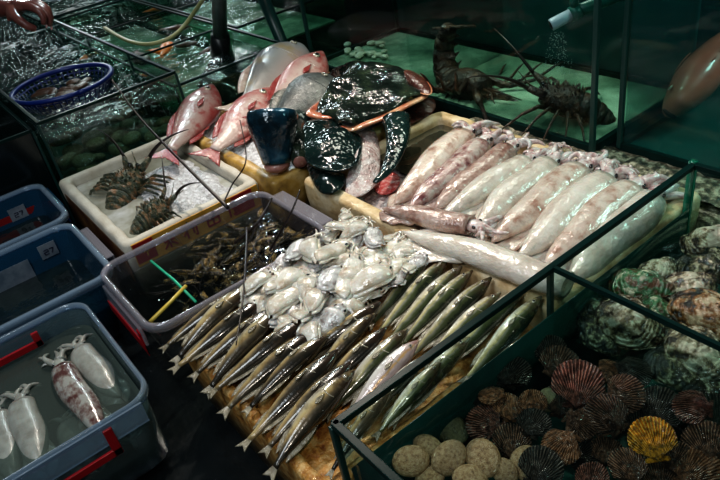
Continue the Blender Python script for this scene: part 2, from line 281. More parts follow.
# ---------------------------------------------------------------- mesh helpers
class MB:
    def __init__(s): s.v=[]; s.f=[]
    def add(s,v,f):
        b=len(s.v); s.v+=[Vector(p) for p in v]; s.f+=[tuple(i+b for i in q) for q in f]; return s
    def box(s,x0,x1,y0,y1,z0,z1):
        v=[(x,y,z) for x in (x0,x1) for y in (y0,y1) for z in (z0,z1)]
        return s.add(v,[(0,1,3,2),(4,6,7,5),(0,4,5,1),(2,3,7,6),(0,2,6,4),(1,5,7,3)])
    def rings(s,rs,close=True,c0=True,c1=True):
        n=len(rs[0]); v=[p for r in rs for p in r]; f=[]
        m=n if close else n-1
        for i in range(len(rs)-1):
            for j in range(m): f.append((i*n+j,i*n+(j+1)%n,(i+1)*n+(j+1)%n,(i+1)*n+j))
        if close and c0: f.append(tuple(range(n))[::-1])
        if close and c1: f.append(tuple((len(rs)-1)*n+k for k in range(n)))
        return s.add(v,f)
    def tube(s,pts,rad,seg=8,flat=1.0):
        pts=[Vector(p) for p in pts]
        if not hasattr(rad,'__len__'): rad=[rad]*len(pts)
        rs=[]; up=Vector((0,0,1))
        for i,p in enumerate(pts):
            d=(pts[min(i+1,len(pts)-1)]-pts[max(i-1,0)]).normalized()
            a=d.cross(up)
            if a.length<.05: a=d.cross(Vector((1,0,0)))
            a.normalize(); b=a.cross(d).normalized()
            rs.append([p+(a*math.cos(t)+b*math.sin(t)*flat)*rad[i] for t in [2*PI*k/seg for k in range(seg)]])
        return s.rings(rs)
    def loft(s,st,seg=16,pw=1.0):
        """st: (x, half width y, half height z, y centre, z centre)"""
        rs=[]
        for x,w,h,cy,cz in st:
            r=[]
            for k in range(seg):
                t=2*PI*k/seg; c,q=math.cos(t),math.sin(t)
                r.append((x,cy+w*math.copysign(abs(c)**pw,c),cz+h*math.copysign(abs(q)**pw,q)))
            rs.append(r)
        return s.rings(rs)
    def ball(s,c,r,u=10,w=7):
        c=Vector(c); r=r if hasattr(r,'__len__') else (r,r,r)
        rs=[]
        for i in range(1,w):
            p=PI*i/w; rs.append([c+Vector((r[0]*math.sin(p)*math.cos(2*PI*k/u),r[1]*math.sin(p)*math.sin(2*PI*k/u),-r[2]*math.cos(p))) for k in range(u)])
        return s.rings(rs)
    def grid(s,fn,nu,nv,cu=False):
        v=[fn(i/(nu-1),j/(nv-1)) for i in range(nu) for j in range(nv)]
        return s.add(v,[(i*nv+j,i*nv+j+1,(i+1)*nv+j+1,(i+1)*nv+j) for i in range(nu-1) for j in range(nv-1)])
    def bend(s,fn): s.v=[Vector(fn(p)) for p in s.v]; return s
    def build(s,name,mat,parent=None,smooth=True,bevel=0,solid=0,sub=0):
        me=bpy.data.meshes.new(name); me.from_pydata([tuple(p) for p in s.v],[],s.f); me.update()
        import bmesh
        b=bmesh.new(); b.from_mesh(me); bmesh.ops.recalc_face_normals(b,faces=b.faces); b.to_mesh(me); b.free()
        me.materials.append(M[mat] if isinstance(mat,str) else mat)
        if smooth: me.polygons.foreach_set('use_smooth',[True]*len(me.polygons))
        o=bpy.data.objects.new(name,me); col.objects.link(o)
        if parent: o.parent=parent
        if bevel:
            q=o.modifiers.new('b','BEVEL'); q.width=bevel; q.segments=3
        if solid:
            q=o.modifiers.new('s','SOLIDIFY'); q.thickness=solid; q.offset=0
        if sub:
            q=o.modifiers.new('u','SUBSURF'); q.levels=sub; q.render_levels=sub
        return o
def tag(o,label,cat,group=None,kind=None):
    if label: o['label']=label
    if cat: o['category']=cat
    if group: o['group']=group
    if kind: o['kind']=kind
    return o
def struct(o): o['kind']='structure'; return o
def empty(name,loc=(0,0,0)):
    o=bpy.data.objects.new(name,None); o.location=loc; o.empty_display_size=.05; col.objects.link(o); return o
def copy_tree(o,parent=None):
    kids=list(o.children); c=o.copy(); col.objects.link(c); c.parent=parent
    for k in kids: copy_tree(k,c)
    return c
used={}
def inst(proto):
    """first use gives the prototype itself, later uses a copy of it and its parts"""
    if id(proto) in used: return copy_tree(proto)
    used[id(proto)]=proto; return proto
def orient(o,loc,xdir,zdir=(0,0,1),s=1.0):
    x=Vector(xdir).normalized(); z=Vector(zdir); y=z.cross(x).normalized(); z=x.cross(y)
    m=Matrix((x,y,z)).transposed()
    o.location=loc; o.rotation_euler=m.to_euler(); o.scale=(s,)*3 if not hasattr(s,'__len__') else s
    return o
def lay(proto,head,tail,label,cat,group=None,s=None,roll=0,wid=None):
    """lay a thing of unit length with its head and tail at two points"""
    o=inst(proto); d=head-tail; k=d.length
    z=Vector((0,0,1))
    if roll: z=Matrix.Rotation(roll,3,d.normalized())@z
    w=k if wid is None else wid
    orient(o,(head+tail)/2,d,z,(k,w,w)); tag(o,label,cat,group); return o
def interp(tab,x):
    if x<=tab[0][0]: return tab[0][1]
    for (a,p),(b,q) in zip(tab,tab[1:]):
        if x<=b:
            t=(x-a)/(b-a); t=t*t*(3-2*t) if False else t; return p+(q-p)*t
    return tab[-1][1]
def smooth_tab(tab,xs):
    # catmull-rom
    out=[]
    for x in xs:
        i=0
        while i<len(tab)-2 and x>tab[i+1][0]: i+=1
        p0=tab[max(i-1,0)];p1=tab[i];p2=tab[i+1];p3=tab[min(i+2,len(tab)-1)]
        t=(x-p1[0])/(p2[0]-p1[0]); t=min(max(t,0),1)
        m1=(p2[1]-p0[1])/(p2[0]-p0[0])*(p2[0]-p1[0]); m2=(p3[1]-p1[1])/(p3[0]-p1[0])*(p2[0]-p1[0])
        out.append((2*t**3-3*t**2+1)*p1[1]+(t**3-2*t**2+t)*m1+(-2*t**3+3*t**2)*p2[1]+(t**3-t**2)*m2)
    return out
# ---------------------------------------------------------------- animals
def make_fish(name,prof,thick,skin,fin,tail_w=.13,tail_l=.16,fork=.05,bend=None,dors=((-.25,.03),(.2,.05)),anal=((-.25,.03),(-.02,.03)),pect=.12,eye=.018,eyepos=(.40,.02),roundness=1.0,mouth=True,jaw=.02,side=1,gillm=None):
    """unit-length fish lying on its side: x to the snout, +y the back, z up; prof: (x, half depth)"""
    root=empty(name); xs=[-.40+.9*i/26 for i in range(27)]; ws=smooth_tab(prof,xs)
    def thk(i): return max(.004,ws[i]*thick*(1 if xs[i]<.2 else 1-.25*(xs[i]-.2)/.3))
    B=bend or (lambda p:p)
    st=[(x,max(w,.004),thk(i),-.15*w*(1 if x>-.3 else 0),0) for i,(x,w) in enumerate(zip(xs,ws))]
    st.append((.507,.003,.003,-.15*ws[-1],0))
    MB().loft(st,18,roundness).bend(B).build('body',skin,root)
    def tf(u,v):
        a=(v-.5)*2; w=ws[0]*.9+(tail_w-ws[0]*.9)*u
        x=-.39-tail_l*u*(1-fork*0)+fork*(1-abs(a))*u
        return B(Vector((x,a*w,.006*math.sin(v*40)*u)))
    MB().grid(tf,8,15).build('tail_fin',fin,root,solid=.003)
    def strip(nm,a,b,h,sgn):
        def fn(u,v):
            x=a+(b-a)*u; w=smooth_tab(prof,[x])[0]
            cy=-.15*w; hh=h*(math.sin(PI*min(1,u*1.15+.12))**.6 if u<.9 else .3)
            return B(Vector((x-.05*v,cy+sgn*(w*.93+hh*v),.004*math.sin(u*55)*v)))
        MB().grid(fn,22,4).build(nm,fin,root,solid=.003)
    strip('dorsal_fin',dors[0][0],dors[1][0],dors[1][1],1)
    strip('anal_fin',anal[0][0],anal[1][0],anal[1][1],-1)
    w25=smooth_tab(prof,[.2])[0]
    if pect:
        def pf(u,v):
            a=(v-.5)*.55; r=pect*u*(1-.35*abs(v-.5)*2)
            xx,yy=.2-r*math.cos(a),-.2*w25-r*math.sin(a)*.9; ww=smooth_tab(prof,[xx])[0]; q=1-((yy+.15*ww)/ww)**2
            return B(Vector((xx,yy,side*(ww*thick*math.sqrt(max(0,q))+.006+.008*u+.0015*math.sin(v*40)))))
        MB().grid(pf,6,12).build('pectoral_fin',fin,root,solid=.003)
    # gill cover edge
    gx=.25; wg=smooth_tab(prof,[gx])[0]
    pts=[B(Vector((gx-.035*math.cos(a),-.15*wg+wg*.72*math.sin(a),side*wg*thick*.98*math.cos(a)**.5 if abs(a)<1.5 else 0))) for a in [(-1.2+2.4*k/10) for k in range(11)]]
    MB().tube(pts,[.003+.003*math.sin(PI*k/10) for k in range(11)],6).build('gill_cover',gillm or skin,root)
    ex,ey=eyepos; we=smooth_tab(prof,[ex])[0]; tz=side*we*thick*.92*math.sqrt(max(0.05,1-(ey/we)**2))
    e=MB().ball((0,0,0),(eye,eye,eye*.45),12,8); e.bend(lambda p:B(Vector((ex,ey,tz*1.02))) +p); e=e.build('eye','eyering',root)
    q=MB().ball((0,0,0),(eye*.6,eye*.6,eye*.4),10,6); q.bend(lambda p:B(Vector((ex,ey,tz*1.02+side*eye*.22)))+p); q.build('pupil','eye',e)
    return root
def sbend(a,b): return lambda p: Vector((p[0],p[1]+a*math.sin((p[0]+.1)*3.2)+b*(p[0]*p[0]*1.5 if p[0]<0 else 0),p[2]))
def squid_proto(name,mat,rad=.125,fins=True,droop=0,skirt=False,arms=8,curl=1.0,armmat='arms_p',seed=1,eyes=True):
    """unit-length mantle from tip (-x .5) to collar (+x .5); head and arms go beyond"""
    rnd=random.Random(seed); root=empty(name)
    prof=[(-.5,.02),(-.42,.34),(-.3,.62),(-.15,.84),(0,.96),(.2,1.0),(.4,.95),(.5,.86)]
    xs=[-.5+i/22 for i in range(23)]; ws=smooth_tab(prof,xs)
    B=lambda p: Vector((p[0],p[1]+droop*math.sin((p[0]+.5)*PI)*.1+.012*math.sin(p[0]*9+seed),p[2]))
    st=[(x,max(.003,w*rad),max(.003,w*rad*.78),0,0) for x,w in zip(xs,ws)]
    st+=[(.495,rad*.74,rad*.56,0,0)]
    MB().loft(st,22).bend(B).build('mantle',mat,root)
    if fins:
        for s in (1,-1):
            def ff(u,v,s=s):
                x=-.49+.46*u; w=smooth_tab(prof,[x])[0]*rad
                ext=.11*math.sin(PI*min(1,u**.75))*(1.5 if skirt else .8)
                return B(Vector((x-.05*v,s*(w*.8+ext*v),-rad*.25*v-.2*rad+.014*math.sin(u*17+seed+s)*v)))
            MB().grid(ff,24,6).build('fin',mat,root,solid=.006)
    if skirt:
        def sk(u,v):
            x=-.45+.75*u; w=smooth_tab(prof,[x])[0]*rad
            return B(Vector((x,(w*.7+.10*v*(1-.4*u)),rad*(.25-.95*v)+.022*math.sin(u*19)*(v**.7))))
        MB().grid(sk,34,7).build('skirt_fold','squid_p',root,solid=.008)
    if arms<2: return root
    h=MB().loft([(.47,.055,.05,0,0),(.52,.07,.058,0,0),(.57,.074,.06,0,0),(.62,.06,.05,0,0),(.65,.035,.035,0,0)],14).bend(B).build('head',armmat,root)
    if eyes:
        for s in (1,-1):
            MB().ball((.57,s*.062,.03),(.02,.014,.018)).bend(B).build('eye','eye',h)
    for k in range(arms):
        if arms<2: break
        a=-1.15+2.3*k/(arms-1)+rnd.uniform(-.15,.15); ln=rnd.uniform(.15,.27); c=rnd.uniform(-1,1)*curl*3.4
        pts=[];rr=[]; x,y,z=.62,.04*math.sin(a)*1.0,rnd.uniform(-.02,.035); d=a*.55
        for q in range(12):
            t=q/11; pts.append(B((x,y,z-.035*t))); rr.append(.030*(1-t)**.6+.005); d+=c/11*(.3+1.4*t); x+=math.cos(d)*ln/11; y+=math.sin(d)*ln/11; z+=.012*math.sin(t*5+k)*.6
        MB().tube(pts,rr,7).build('tentacle',armmat,root)
    return root
def cuttle_proto(mat,seed,L=1.0):
    rnd=random.Random(seed); root=empty('baby_cuttlefish')
    prof=[(-.5,.02),(-.42,.12),(-.3,.20),(-.1,.27),(.1,.29),(.22,.26),(.28,.20)]
    xs=[-.5+.78*i/16 for i in range(17)]; ws=smooth_tab(prof,xs)
    B=lambda p: Vector((p[0]*1.12,p[1]*.92+.07*math.sin(p[0]*5+seed),p[2]*.85+.06*math.sin(p[0]*6+seed*2)))
    MB().loft([(x,max(w,.004),max(.004,w*.55),0,0) for x,w in zip(xs,ws)],18,.9).bend(B).build('mantle',mat,root)
    def ff(u,v):
        a=u*2*PI*.9+PI*.1; i=.5
        x=-.10-.40*math.cos(a); w=smooth_tab(prof,[max(-.49,min(.27,x))])[0]
        y=(w if math.sin(a)>0 else -w)*min(1,abs(math.sin(a))*2.2)
        nx=-math.cos(a); ny=math.sin(a)
        return B(Vector((x+nx*.07*v,y*.92+ny*.07*v,-.03-.05*v+.018*math.sin(u*40)*v)))
    MB().grid(ff,50,3).build('fin',mat,root,solid=.012)
    h=MB().loft([(.24,.14,.10,0,0),(.3,.17,.12,0,0),(.37,.165,.11,0,0),(.43,.10,.07,0,0)],14).bend(B).build('head',mat,root)
    for s in (1,-1): MB().ball((.33,s*.13,.05),(.04,.03,.04)).bend(B).build('eye','eye',h)
    for k in range(8):
        a=-.9+1.8*k/7; c=rnd.uniform(-3,3); ln=rnd.uniform(.22,.38); x,y,z=.40,.09*math.sin(a*1.3),rnd.uniform(-.02,.05); d=a; pts=[];rr=[]
        for q in range(9):
            t=q/8; pts.append(B((x,y,z-.05*t))); rr.append(.036*(1-t)**.7+.006); d+=c/8; x+=math.cos(d)*ln/8; y+=math.sin(d)*ln/8
        MB().tube(pts,rr,6).build('tentacle',mat,root)
    return root
def lobster_proto(name,mat,curl=0.0,ant=1.0,seed=3,armspread=1.0,antlen=.9):
    """unit spiny lobster: x to the head; curl bends the abdomen down and under"""
    rnd=random.Random(seed); root=empty(name)
    def C(p):
        x,y,z=p
        if curl and x<-.02:
            a=-(x+.02)*curl; r=1/curl
            return Vector((-.02-(r+z)*math.sin(a),y,-r+(r+z)*math.cos(a)))
        return Vector((x,y,z))
    car=MB().loft([(-.04,.095,.085,0,0),(.02,.115,.10,0,.005),(.12,.12,.11,0,.01),(.22,.11,.10,0,.01),(.32,.085,.075,0,.01),(.38,.05,.045,0,.01)],16)
    for _ in range(70):
        a=rnd.uniform(-1.3,1.3); x=rnd.uniform(.0,.36); w=.12-.09*max(0,x-.15)*1.6
        b=Vector((x,w*math.sin(a),w*.9*math.cos(a)+.005)); d=Vector((.35,math.sin(a),math.cos(a))).normalized()
        car.tube([b-d*.01,b+d*.03],[.009,.001],5)
    car.build('carapace',mat,root)
    for i in range(6):
        x1=-.03-.078*i; w=.105-.009*i
        g=MB().loft([(x1+.012,w*.92,w*.80,0,0),(x1-.005,w*1.06,w*.93,0,0),(x1-.05,w*1.02,w*.9,0,0),(x1-.075,w*.9,w*.78,0,0)],14)
        for s in (1,-1): g.tube([(x1-.03,s*w*.9,-.02),(x1-.06,s*w*1.25,-.05)],[.018,.003],5)
        g.bend(C).build('abdomen_segment',mat,root)
    for k in range(5):
        a=(k-2)*.42
        MB().grid(lambda u,v,a=a:C(Vector((-.48-.15*u*math.cos(a)+.0*v,(.03*(k-2)*.6)+.15*u*math.sin(a)+(v-.5)*.075*math.sin(.4+u*2.2),.0-.015*u+.006*math.sin(v*20)))),7,6).build('tail_fan',mat,root,solid=.008)
    for s in (1,-1):
        for k in range(5):
            x0=.02+.065*k; sp=(k-1.5)*.09*armspread
            pts=[(x0,s*.08,-.03),(x0+sp*.4,s*.19,.03),(x0+sp*1.1,s*.29,-.0),(x0+sp*1.7,s*.36,-.075),(x0+sp*1.9,s*.39,-.095)]
            MB().tube(pts,[.018,.016,.012,.008,.003],6).build('leg',mat,root)
        pts=[(.33,s*.045,.04),(.42,s*.085,.075),(.50,s*.11,.10)]
        a=MB().tube(pts,[.03,.026,.02],7).build('antenna_base',mat,root)
        p=[];r=[]
        for q in range(14):
            t=q/13; p.append((.50+antlen*t*.95,s*(.11+.30*t*ant+.12*t*t),.10+.25*t-.12*t*t)); r.append(.013*(1-t)+.003)
        MB().tube(p,r,6).build('antenna','ant',a)
        MB().tube([(.36,s*.03,.06),(.40,s*.04,.09)],[.012,.015],6).build('eye','eye',root)
        MB().tube([(.38,s*.015,.03),(.5,s*.03,.05),(.66,s*.10,.10)],[.010,.007,.003],5).build('antennule',mat,root)
    return root
def prawn_proto(mat,seed,curl):
    rnd=random.Random(seed); root=empty('live_prawn'); xs=[-.42+.8*i/18 for i in range(19)]
    B=lambda p: Vector((p[0],p[1]-curl*(p[0]*p[0]) ,p[2]))
    st=[]
    for i,x in enumerate(xs):
        w=.075*(1-.6*max(0,-x-.05)/.4)*(1 if x<.3 else 1-(x-.3)*6)*(1+.10*(i%3==0)); st.append((x,max(w,.01),max(w*.85,.01),0,0))
    MB().loft(st,10).bend(B).build('body',mat,root)
    g=MB()
    for k in (-1,0,1): g.grid(lambda u,v,k=k:B(Vector((-.40-.14*u,k*.04*u*1.4+(v-.5)*.05,0))),4,3)
    g.build('tail_fan',mat,root,solid=.006)
    g=MB()
    for k in range(6):
        for s in (1,-1): x=-.1+.07*k; g.tube([B((x,-.03,s*.03)),B((x+.05,-.13,s*.07)),B((x+.07,-.20,s*.05))],[.014,.011,.005],4)
    g.build('legs','fleck',root)
    for s in (1,-1):
        a=MB().tube([B((.36+.6*t,.03*s+s*.35*t*t,.04+.22*t)) for t in [q/8 for q in range(9)]],[.006]*9,4).build('antenna','ant',root)
        MB().ball(B((.35,.03,s*.05)),.018,8,5).build('eye','eye',root)
    return root
def scallop_proto(mat,seed,open_=0.0,ribs=19):
    """unit-radius shell lying flat, hinge toward -x"""
    rnd=random.Random(seed); root=empty('scallop')
    def valve(sgn,amp):
        def fn(u,v):
            a=(v-.5)*2; th=a*1.72; r=u**.8
            R_=1.0-.16*(abs(a)**3)
            x=-.8+r*R_*1.66*math.cos(th*.72); y=r*R_*1.0*math.sin(th*.95)*(.5+.5*r)
            rib=.5+.5*math.cos(a*ribs*PI); dome=amp*(math.sin(PI*min(1,.08+.92*(1-r**1.6)))**.8 if r<1 else 0)
            z=amp*(1-r**2.2)*(1-.35*a*a)+.045*rib*r*(1-.3*r)+.012*math.sin(r*24+seed)*r
            x+=.03*rib*(r>.95)
            return Vector((x,y,sgn*z+ (sgn*open_*(x+.8)*.5)))
        return fn
    MB().grid(valve(1,.34),18,115).build('upper_valve',mat,root,solid=.03)
    MB().grid(valve(-1,.16),12,60).build('lower_valve',mat,root,solid=.03)
    def ear(s):
        return MB().grid(lambda u,v:Vector((-.82+.26*u*(1-.5*v),s*(.05+.40*v),.06+.02*math.sin(u*14))),6,5)
    for s in (1,-1): ear(s).build('hinge_ear',mat,root,solid=.04)
    return root
def oyster_proto(mat,seed,flat=.35,asp=.72):
    rnd=random.Random(seed); root=empty('oyster'); o=Vector((seed*3.1,seed*1.7,0))
    def rim(th):
        p=Vector((math.cos(th),math.sin(th),0)); k=1+.16*noise.noise(p*1.3+o)+.05*noise.noise(p*6+o)
        return k
    def valve(sgn,h):
        def fn(u,v):
            th=v*2*PI; r=u*rim(th); x,y=r*math.cos(th),r*asp*math.sin(th)*(1-.15*math.cos(th))
            q=Vector((x,y,0))*2.3+o
            z=h*(1-u**2.4)+.09*noise.noise(q*.8)*(1-u*.4)+.025*noise.noise(q*2)+.03*((u*7+noise.noise(q)*1.2)%1)*u+.05*math.sin(th*5+seed)*u*u
            return Vector((x,y,sgn*z))
        return fn
    a=MB().grid(valve(1,flat),22,56).build('upper_shell',mat,root,solid=.03)
    b=MB().grid(valve(-1,flat*.6),14,56).build('lower_shell',mat,root,solid=.03); b.location.z=-.02
    b.scale=(1.07,1.08,1)
    return root
def clam_proto(mat,seed):
    root=empty('clam')
    def fn(sg):
        def g(u,v):
            th=v*2*PI; r=math.sin(u*PI/2); x=r*math.cos(th)-.12*(1-r); y=.82*r*math.sin(th)
            z=.48*math.cos(u*PI/2)**.9*(1-.10*x)+.012*math.sin(u*38)*r
            return Vector((x,y,sg*z+.0))
        return g
    MB().grid(fn(1),20,36).build('upper_shell',mat,root)
    MB().grid(fn(-1),14,36).build('lower_shell',mat,root)
    MB().tube([(-.95,-.2,0),(-1.0,0,.03),(-.95,.2,0)],.05,8).build('hinge','sc_bk',root)
    return root
def dome(pts,he,hc,rings=14,wob=.0,seed=0,pw=2.0,cen=None):
    """sheet domed over an outline of world points"""
    n=len(pts); P_=[Vector(p) for p in pts]; 
    # resample the outline smoothly
    Q=[]; 
    for i in range(n):
        p0,p1,p2,p3=P_[i-1],P_[i],P_[(i+1)%n],P_[(i+2)%n]
        for k in range(5):
            t=k/5; Q.append(.5*((2*p1)+(p2-p0)*t+(2*p0-5*p1+4*p2-p3)*t*t+(3*p1-p0-3*p2+p3)*t**3))
    c=cen or sum(Q,Vector())/len(Q); g=MB(); rs=[]
    for i in range(rings+1):
        u=1-i/rings*.97; r=[]
        for q in Q:
            p=c+(q-c)*u; p=Vector((p.x,p.y,0)); z0=c.z+(q.z-c.z)*u
            r.append(Vector((p.x,p.y,z0+he+(hc-he)*(1-u**pw)+wob*noise.noise(p*9+Vector((seed,0,0))))))
        rs.append(r)
    low=[Vector((p.x,p.y,p.z-.004)) for p in rs[0]]
    g.rings([[Vector((c.x+(p.x-c.x)*.3,c.y+(p.y-c.y)*.3,p.z-.012)) for p in rs[0]],low]+rs)
    return g,Q
# ---------------------------------------------------------------- the room
Z=lambda h:Z0+h
struct(MB().box(-8,2.5,-2.5,5,-.05,0).build('floor','floor',smooth=False))
struct(MB().box(-8.05,2.5,5,5.05,0,3.6).build('wall_back','wall',smooth=False))
struct(MB().box(-8.05,-8,-2.5,5,0,3.6).build('wall_left','wall',smooth=False))
# ---------------------------------------------------------------- glass tanks
T=.008
def tank(name,label,x0,x1,y0,y1,hb,ht,glass='glass',edge='edge',divs=(),bar=.006,base='murk',group=None,posts=None,closed='',post_mat='seal'):
    zb,zt=Z(hb),Z(ht)
    r=empty(name,((x0+x1)/2,(y0+y1)/2,zb)); tag(r,label,'glass tank',group)
    off=Vector(r.location)
    def P_(g,nm,m,**k):
        g.v=[p-off for p in g.v]; return g.build(nm,m,r,smooth=False,**k)
    P_(MB().box(x0,x1,y0,y1,zb-.012,zb),'base_panel',base)
    for a in ((x0,x0+T,y0,y1),(x1-T,x1,y0,y1),(x0,x1,y0,y0+T),(x0,x1,y1-T,y1)):
        P_(MB().box(*a,zb,zt),'glass_pane',glass)
    for (ax,v) in divs:
        if ax=='y': P_(MB().box(x0,x1,v-T/2,v+T/2,zb,zt),'glass_divider',glass); P_(MB().box(x0+T,x1-T,v-bar*.5,v+bar*.5,zt-bar,zt+.003),'top_edge',edge)
        else: P_(MB().box(v-T/2,v+T/2,y0,y1,zb,zt),'glass_divider',glass); P_(MB().box(v-bar*.5,v+bar*.5,y0+T,y1-T,zt-bar,zt+.003),'top_edge',edge)
    b=bar
    for a in ((x0-b*.4,x0+T+b*.4,y0,y1),(x1-T-b*.4,x1+b*.4,y0,y1),(x0,x1,y0-b*.4,y0+T+b*.4),(x0,x1,y1-T-b*.4,y1+b*.4)):
        P_(MB().box(*a,zt-b*1.2,zt+.003),'top_edge',edge,bevel=.0015)
        P_(MB().box(*a,zb-.014,zb+b*1.6),'bottom_edge',edge)
    for (x,y) in posts if posts is not None else ((x0,y0),(x1,y0),(x0,y1),(x1,y1)):
        P_(MB().box(x-b*.7,x+b*.7,y-b*.7,y+b*.7,zb,zt-b),'corner_seal',post_mat,bevel=.002)
    return r
def water(label,x0,x1,y0,y1,hb,hw,mat,cat='water'):
    g=MB().box(x0+T+.001,x1-T-.001,y0+T+.001,y1-T-.001,Z(hb)+.001,Z(hw)); o=g.build('tank_water',mat,smooth=False)
    return tag(o,label,cat,None,'stuff')
# right-hand shellfish tank
tank('shellfish_tank','dark green-edged glass tank of scallops and oysters, with one glass divider',-.70,.16,.325,1.40,-.25,.15,'glass_front','edge',[('y',.88)],.0085,'murk',None,
     [(-.70,.325),(-.70,.88),(.16,.325),(.16,1.40)])
g=MB().box(-.70+T+.0005,-.70+T+.002,.335,1.39,Z(-.245),Z(.031)); o=g.build('painted_wall_reflection','wallrefl'); o.parent=bpy.data.objects['shellfish_tank']; o.matrix_parent_inverse=Matrix.Translation(-Vector(o.parent.location))  # opaque panel standing in for the mirror reflection below the waterline
g=MB().box(-.708,-.692,1.393,1.409,Z(-.25),Z(.155)); o=g.build('corner_bar','edge_green'); o.parent=bpy.data.objects['shellfish_tank']; o.matrix_parent_inverse=Matrix.Translation(-Vector(o.parent.location))
water('clear green-tinted water covering the scallops in the shellfish tank',-.70,.16,.325,1.40,-.25,.03,'rwater')
# back tanks
tank('lobster_tank','long glass tank behind the fish crates holding lobsters over a pale green floor',-2.62,-1.115,1.60,2.12,-.03,.80,'glass_back','edge',[('x',-1.93)],.011,'sand',None)
water('clear green water filling the long lobster tank',-2.62,-1.115,1.60,2.12,-.03,.62,'bwater')
tank('grouper_tank','murky glass tank with a large orange-brown fish behind the shellfish tank',-1.065,.35,1.665,2.5,-.03,1.0,'glass_back','edge',[],.010,'murk',None)
water('cloudy blue-green water around the large orange-brown fish',-1.065,.35,1.665,2.5,-.03,.97,'cwater')
for i,(x0,x1,y,nm) in enumerate(((-2.62,-1.115,2.132,'lobster'),(-1.065,.35,2.512,'grouper'))):
    o=MB().box(x0,x1,y,y+.015,Z(-.04),Z(.9)).build('tank_backing','tankback',smooth=False)
    tag(o,'dark teal backing sheet behind the %s tank'%('long lobster' if i==0 else 'murky fish'),'panel')
# stand and stained ledge below the back tanks
o=MB().box(-2.62,.35,1.60,2.52,0,Z(-.046)).build('tank_stand','black',smooth=False); tag(o,'black stand under the two back glass tanks','stand')
def ledge(u,v): 
    return Vector((-1.6+2.0*u,1.535+.125*v,Z(-.035)+.012*noise.noise(Vector((u*60,v*6,0)))))
g=MB().grid(ledge,120,8); g.box(-1.6,.4,1.535,1.597,0.0,Z(-.06)); o=g.build('stone_ledge','rock'); tag(o,'narrow stained stone ledge between the squid crate and the back tanks','ledge')
# left tank rows
row1=[(-6.2,-4.21),(-4.20,-3.64),(-3.63,-3.07),(-3.06,-2.555)]
for i,((x0,x1),lb) in enumerate(zip(row1,('farthest glass tank in the front left row, under the cupped hand','narrow glass tank next to the one under the hand','glass tank holding one side of the round blue basket','glass tank nearest the white crate, foamy water over shells'))): pass
tank('long_water_tank','long open glass tank of foamy water with the blue basket, left of the white crate',-6.2,-2.555,.375,.925,-.25,.19,'glass','edge',[],.007,'murk',None,[(-2.555,.375),(-2.555,.925),(-3.07,.925),(-3.64,.925),(-4.2,.925)])
water('foamy rippling water in the long tank with the blue basket',-6.2,-2.555,.375,.925,-.25,.10,'lwater')
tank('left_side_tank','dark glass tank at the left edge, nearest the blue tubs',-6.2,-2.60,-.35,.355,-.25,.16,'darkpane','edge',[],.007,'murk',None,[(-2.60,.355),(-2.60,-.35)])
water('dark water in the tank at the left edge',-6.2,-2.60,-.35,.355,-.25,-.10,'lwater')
tank('fish_tank','middle row glass tank with orange fish behind the long foamy tank',-4.6,-2.66,.94,1.50,-.25,.10,'glass','edge',[('x',-3.25),('x',-3.95)],.006,'murk',None,[(-2.66,.94),(-2.66,1.5)])
water('greenish water over the orange and brown fish',-4.6,-2.66,.94,1.50,-.25,.05,'lwater2')
tank('rear_bubbling_tank','far upper-left glass tank with bubbling water and a yellow hose',-7.2,-4.62,.94,1.9,-.25,.12,'glass','edge',[('x',-5.6)],.010,'murk',None,[])
water('white bubbling water in the far upper-left tank',-7.2,-4.62,.94,1.9,-.25,.07,'lwater3')
tank('rear_row_tank','rear glass tank beside the grey standpipe',-4.6,-3.15,1.52,2.2,-.25,.10,'glass','edge',[('x',-3.9)],.007,'murk',None,[])
water('dim green water in the rear tank beside the grey standpipe',-4.6,-3.15,1.52,2.2,-.25,.05,'lwater2')
# ---------------------------------------------------------------- foam crates
def crate(name,label,x0,x1,y0,y1,ht,depth,wall,mat,inner=None,tilt=0):
    zt=Z(ht); r=empty(name,((x0+x1)/2,(y0+y1)/2,zt-depth)); tag(r,label,'crate'); off=Vector(r.location)
    rr=.022
    def ring(ix,z,n=5,rad=rr):
        a0,a1,b0,b1=x0+ix,x1-ix,y0+ix,y1-ix; out=[]
        for cx,cy,s in ((a1-rad,b1-rad,0),(a0+rad,b1-rad,1),(a0+rad,b0+rad,2),(a1-rad,b0+rad,3)):
            for k in range(n+1):
                t=(s+k/n)*PI/2; out.append(Vector((cx+rad*math.cos(t),cy+rad*math.sin(t),z)))
        # subdivide the long sides so the rim can be uneven
        res=[]
        for i,p in enumerate(out):
            q=out[(i+1)%len(out)]; m=max(1,int((q-p).length/.02)); res+=[p.lerp(q,k/m) for k in range(m)]
        return res
    def wob(ps,a):
        return [p+Vector((noise.noise(p*25)*a,noise.noise(p*25+Vector((5,0,0)))*a,noise.noise(p*18+Vector((0,9,0)))*a*1.2)) for p in ps]
    n0=ring(0,0); 
    prof=[(.012,zt-depth),(.0,zt-.06),(0,zt-.012),(.004,zt-.003),(.012,zt),(wall-.010,zt),(wall-.002,zt-.004),(wall,zt-.014),(wall+.003,zt-depth+.03)]
    base=ring(0,0); rs=[]
    cx,cy=(x0+x1)/2,(y0+y1)/2
    for ix,z in prof:
        sx=((x1-x0)/2-ix)/((x1-x0)/2); sy=((y1-y0)/2-ix)/((y1-y0)/2)
        rs.append(wob([Vector((cx+(p.x-cx)*sx,cy+(p.y-cy)*sy,z)) for p in base],.003 if z>zt-.03 else .001))
    g=MB().rings(rs); g.v=[p-off for p in g.v]; g.build('shell',mat,r)
    return r
def part(r,g,nm,m,**k):
    off=Vector(r.location); g.v=[p-off for p in g.v]; return g.build(nm,m,r,**k)
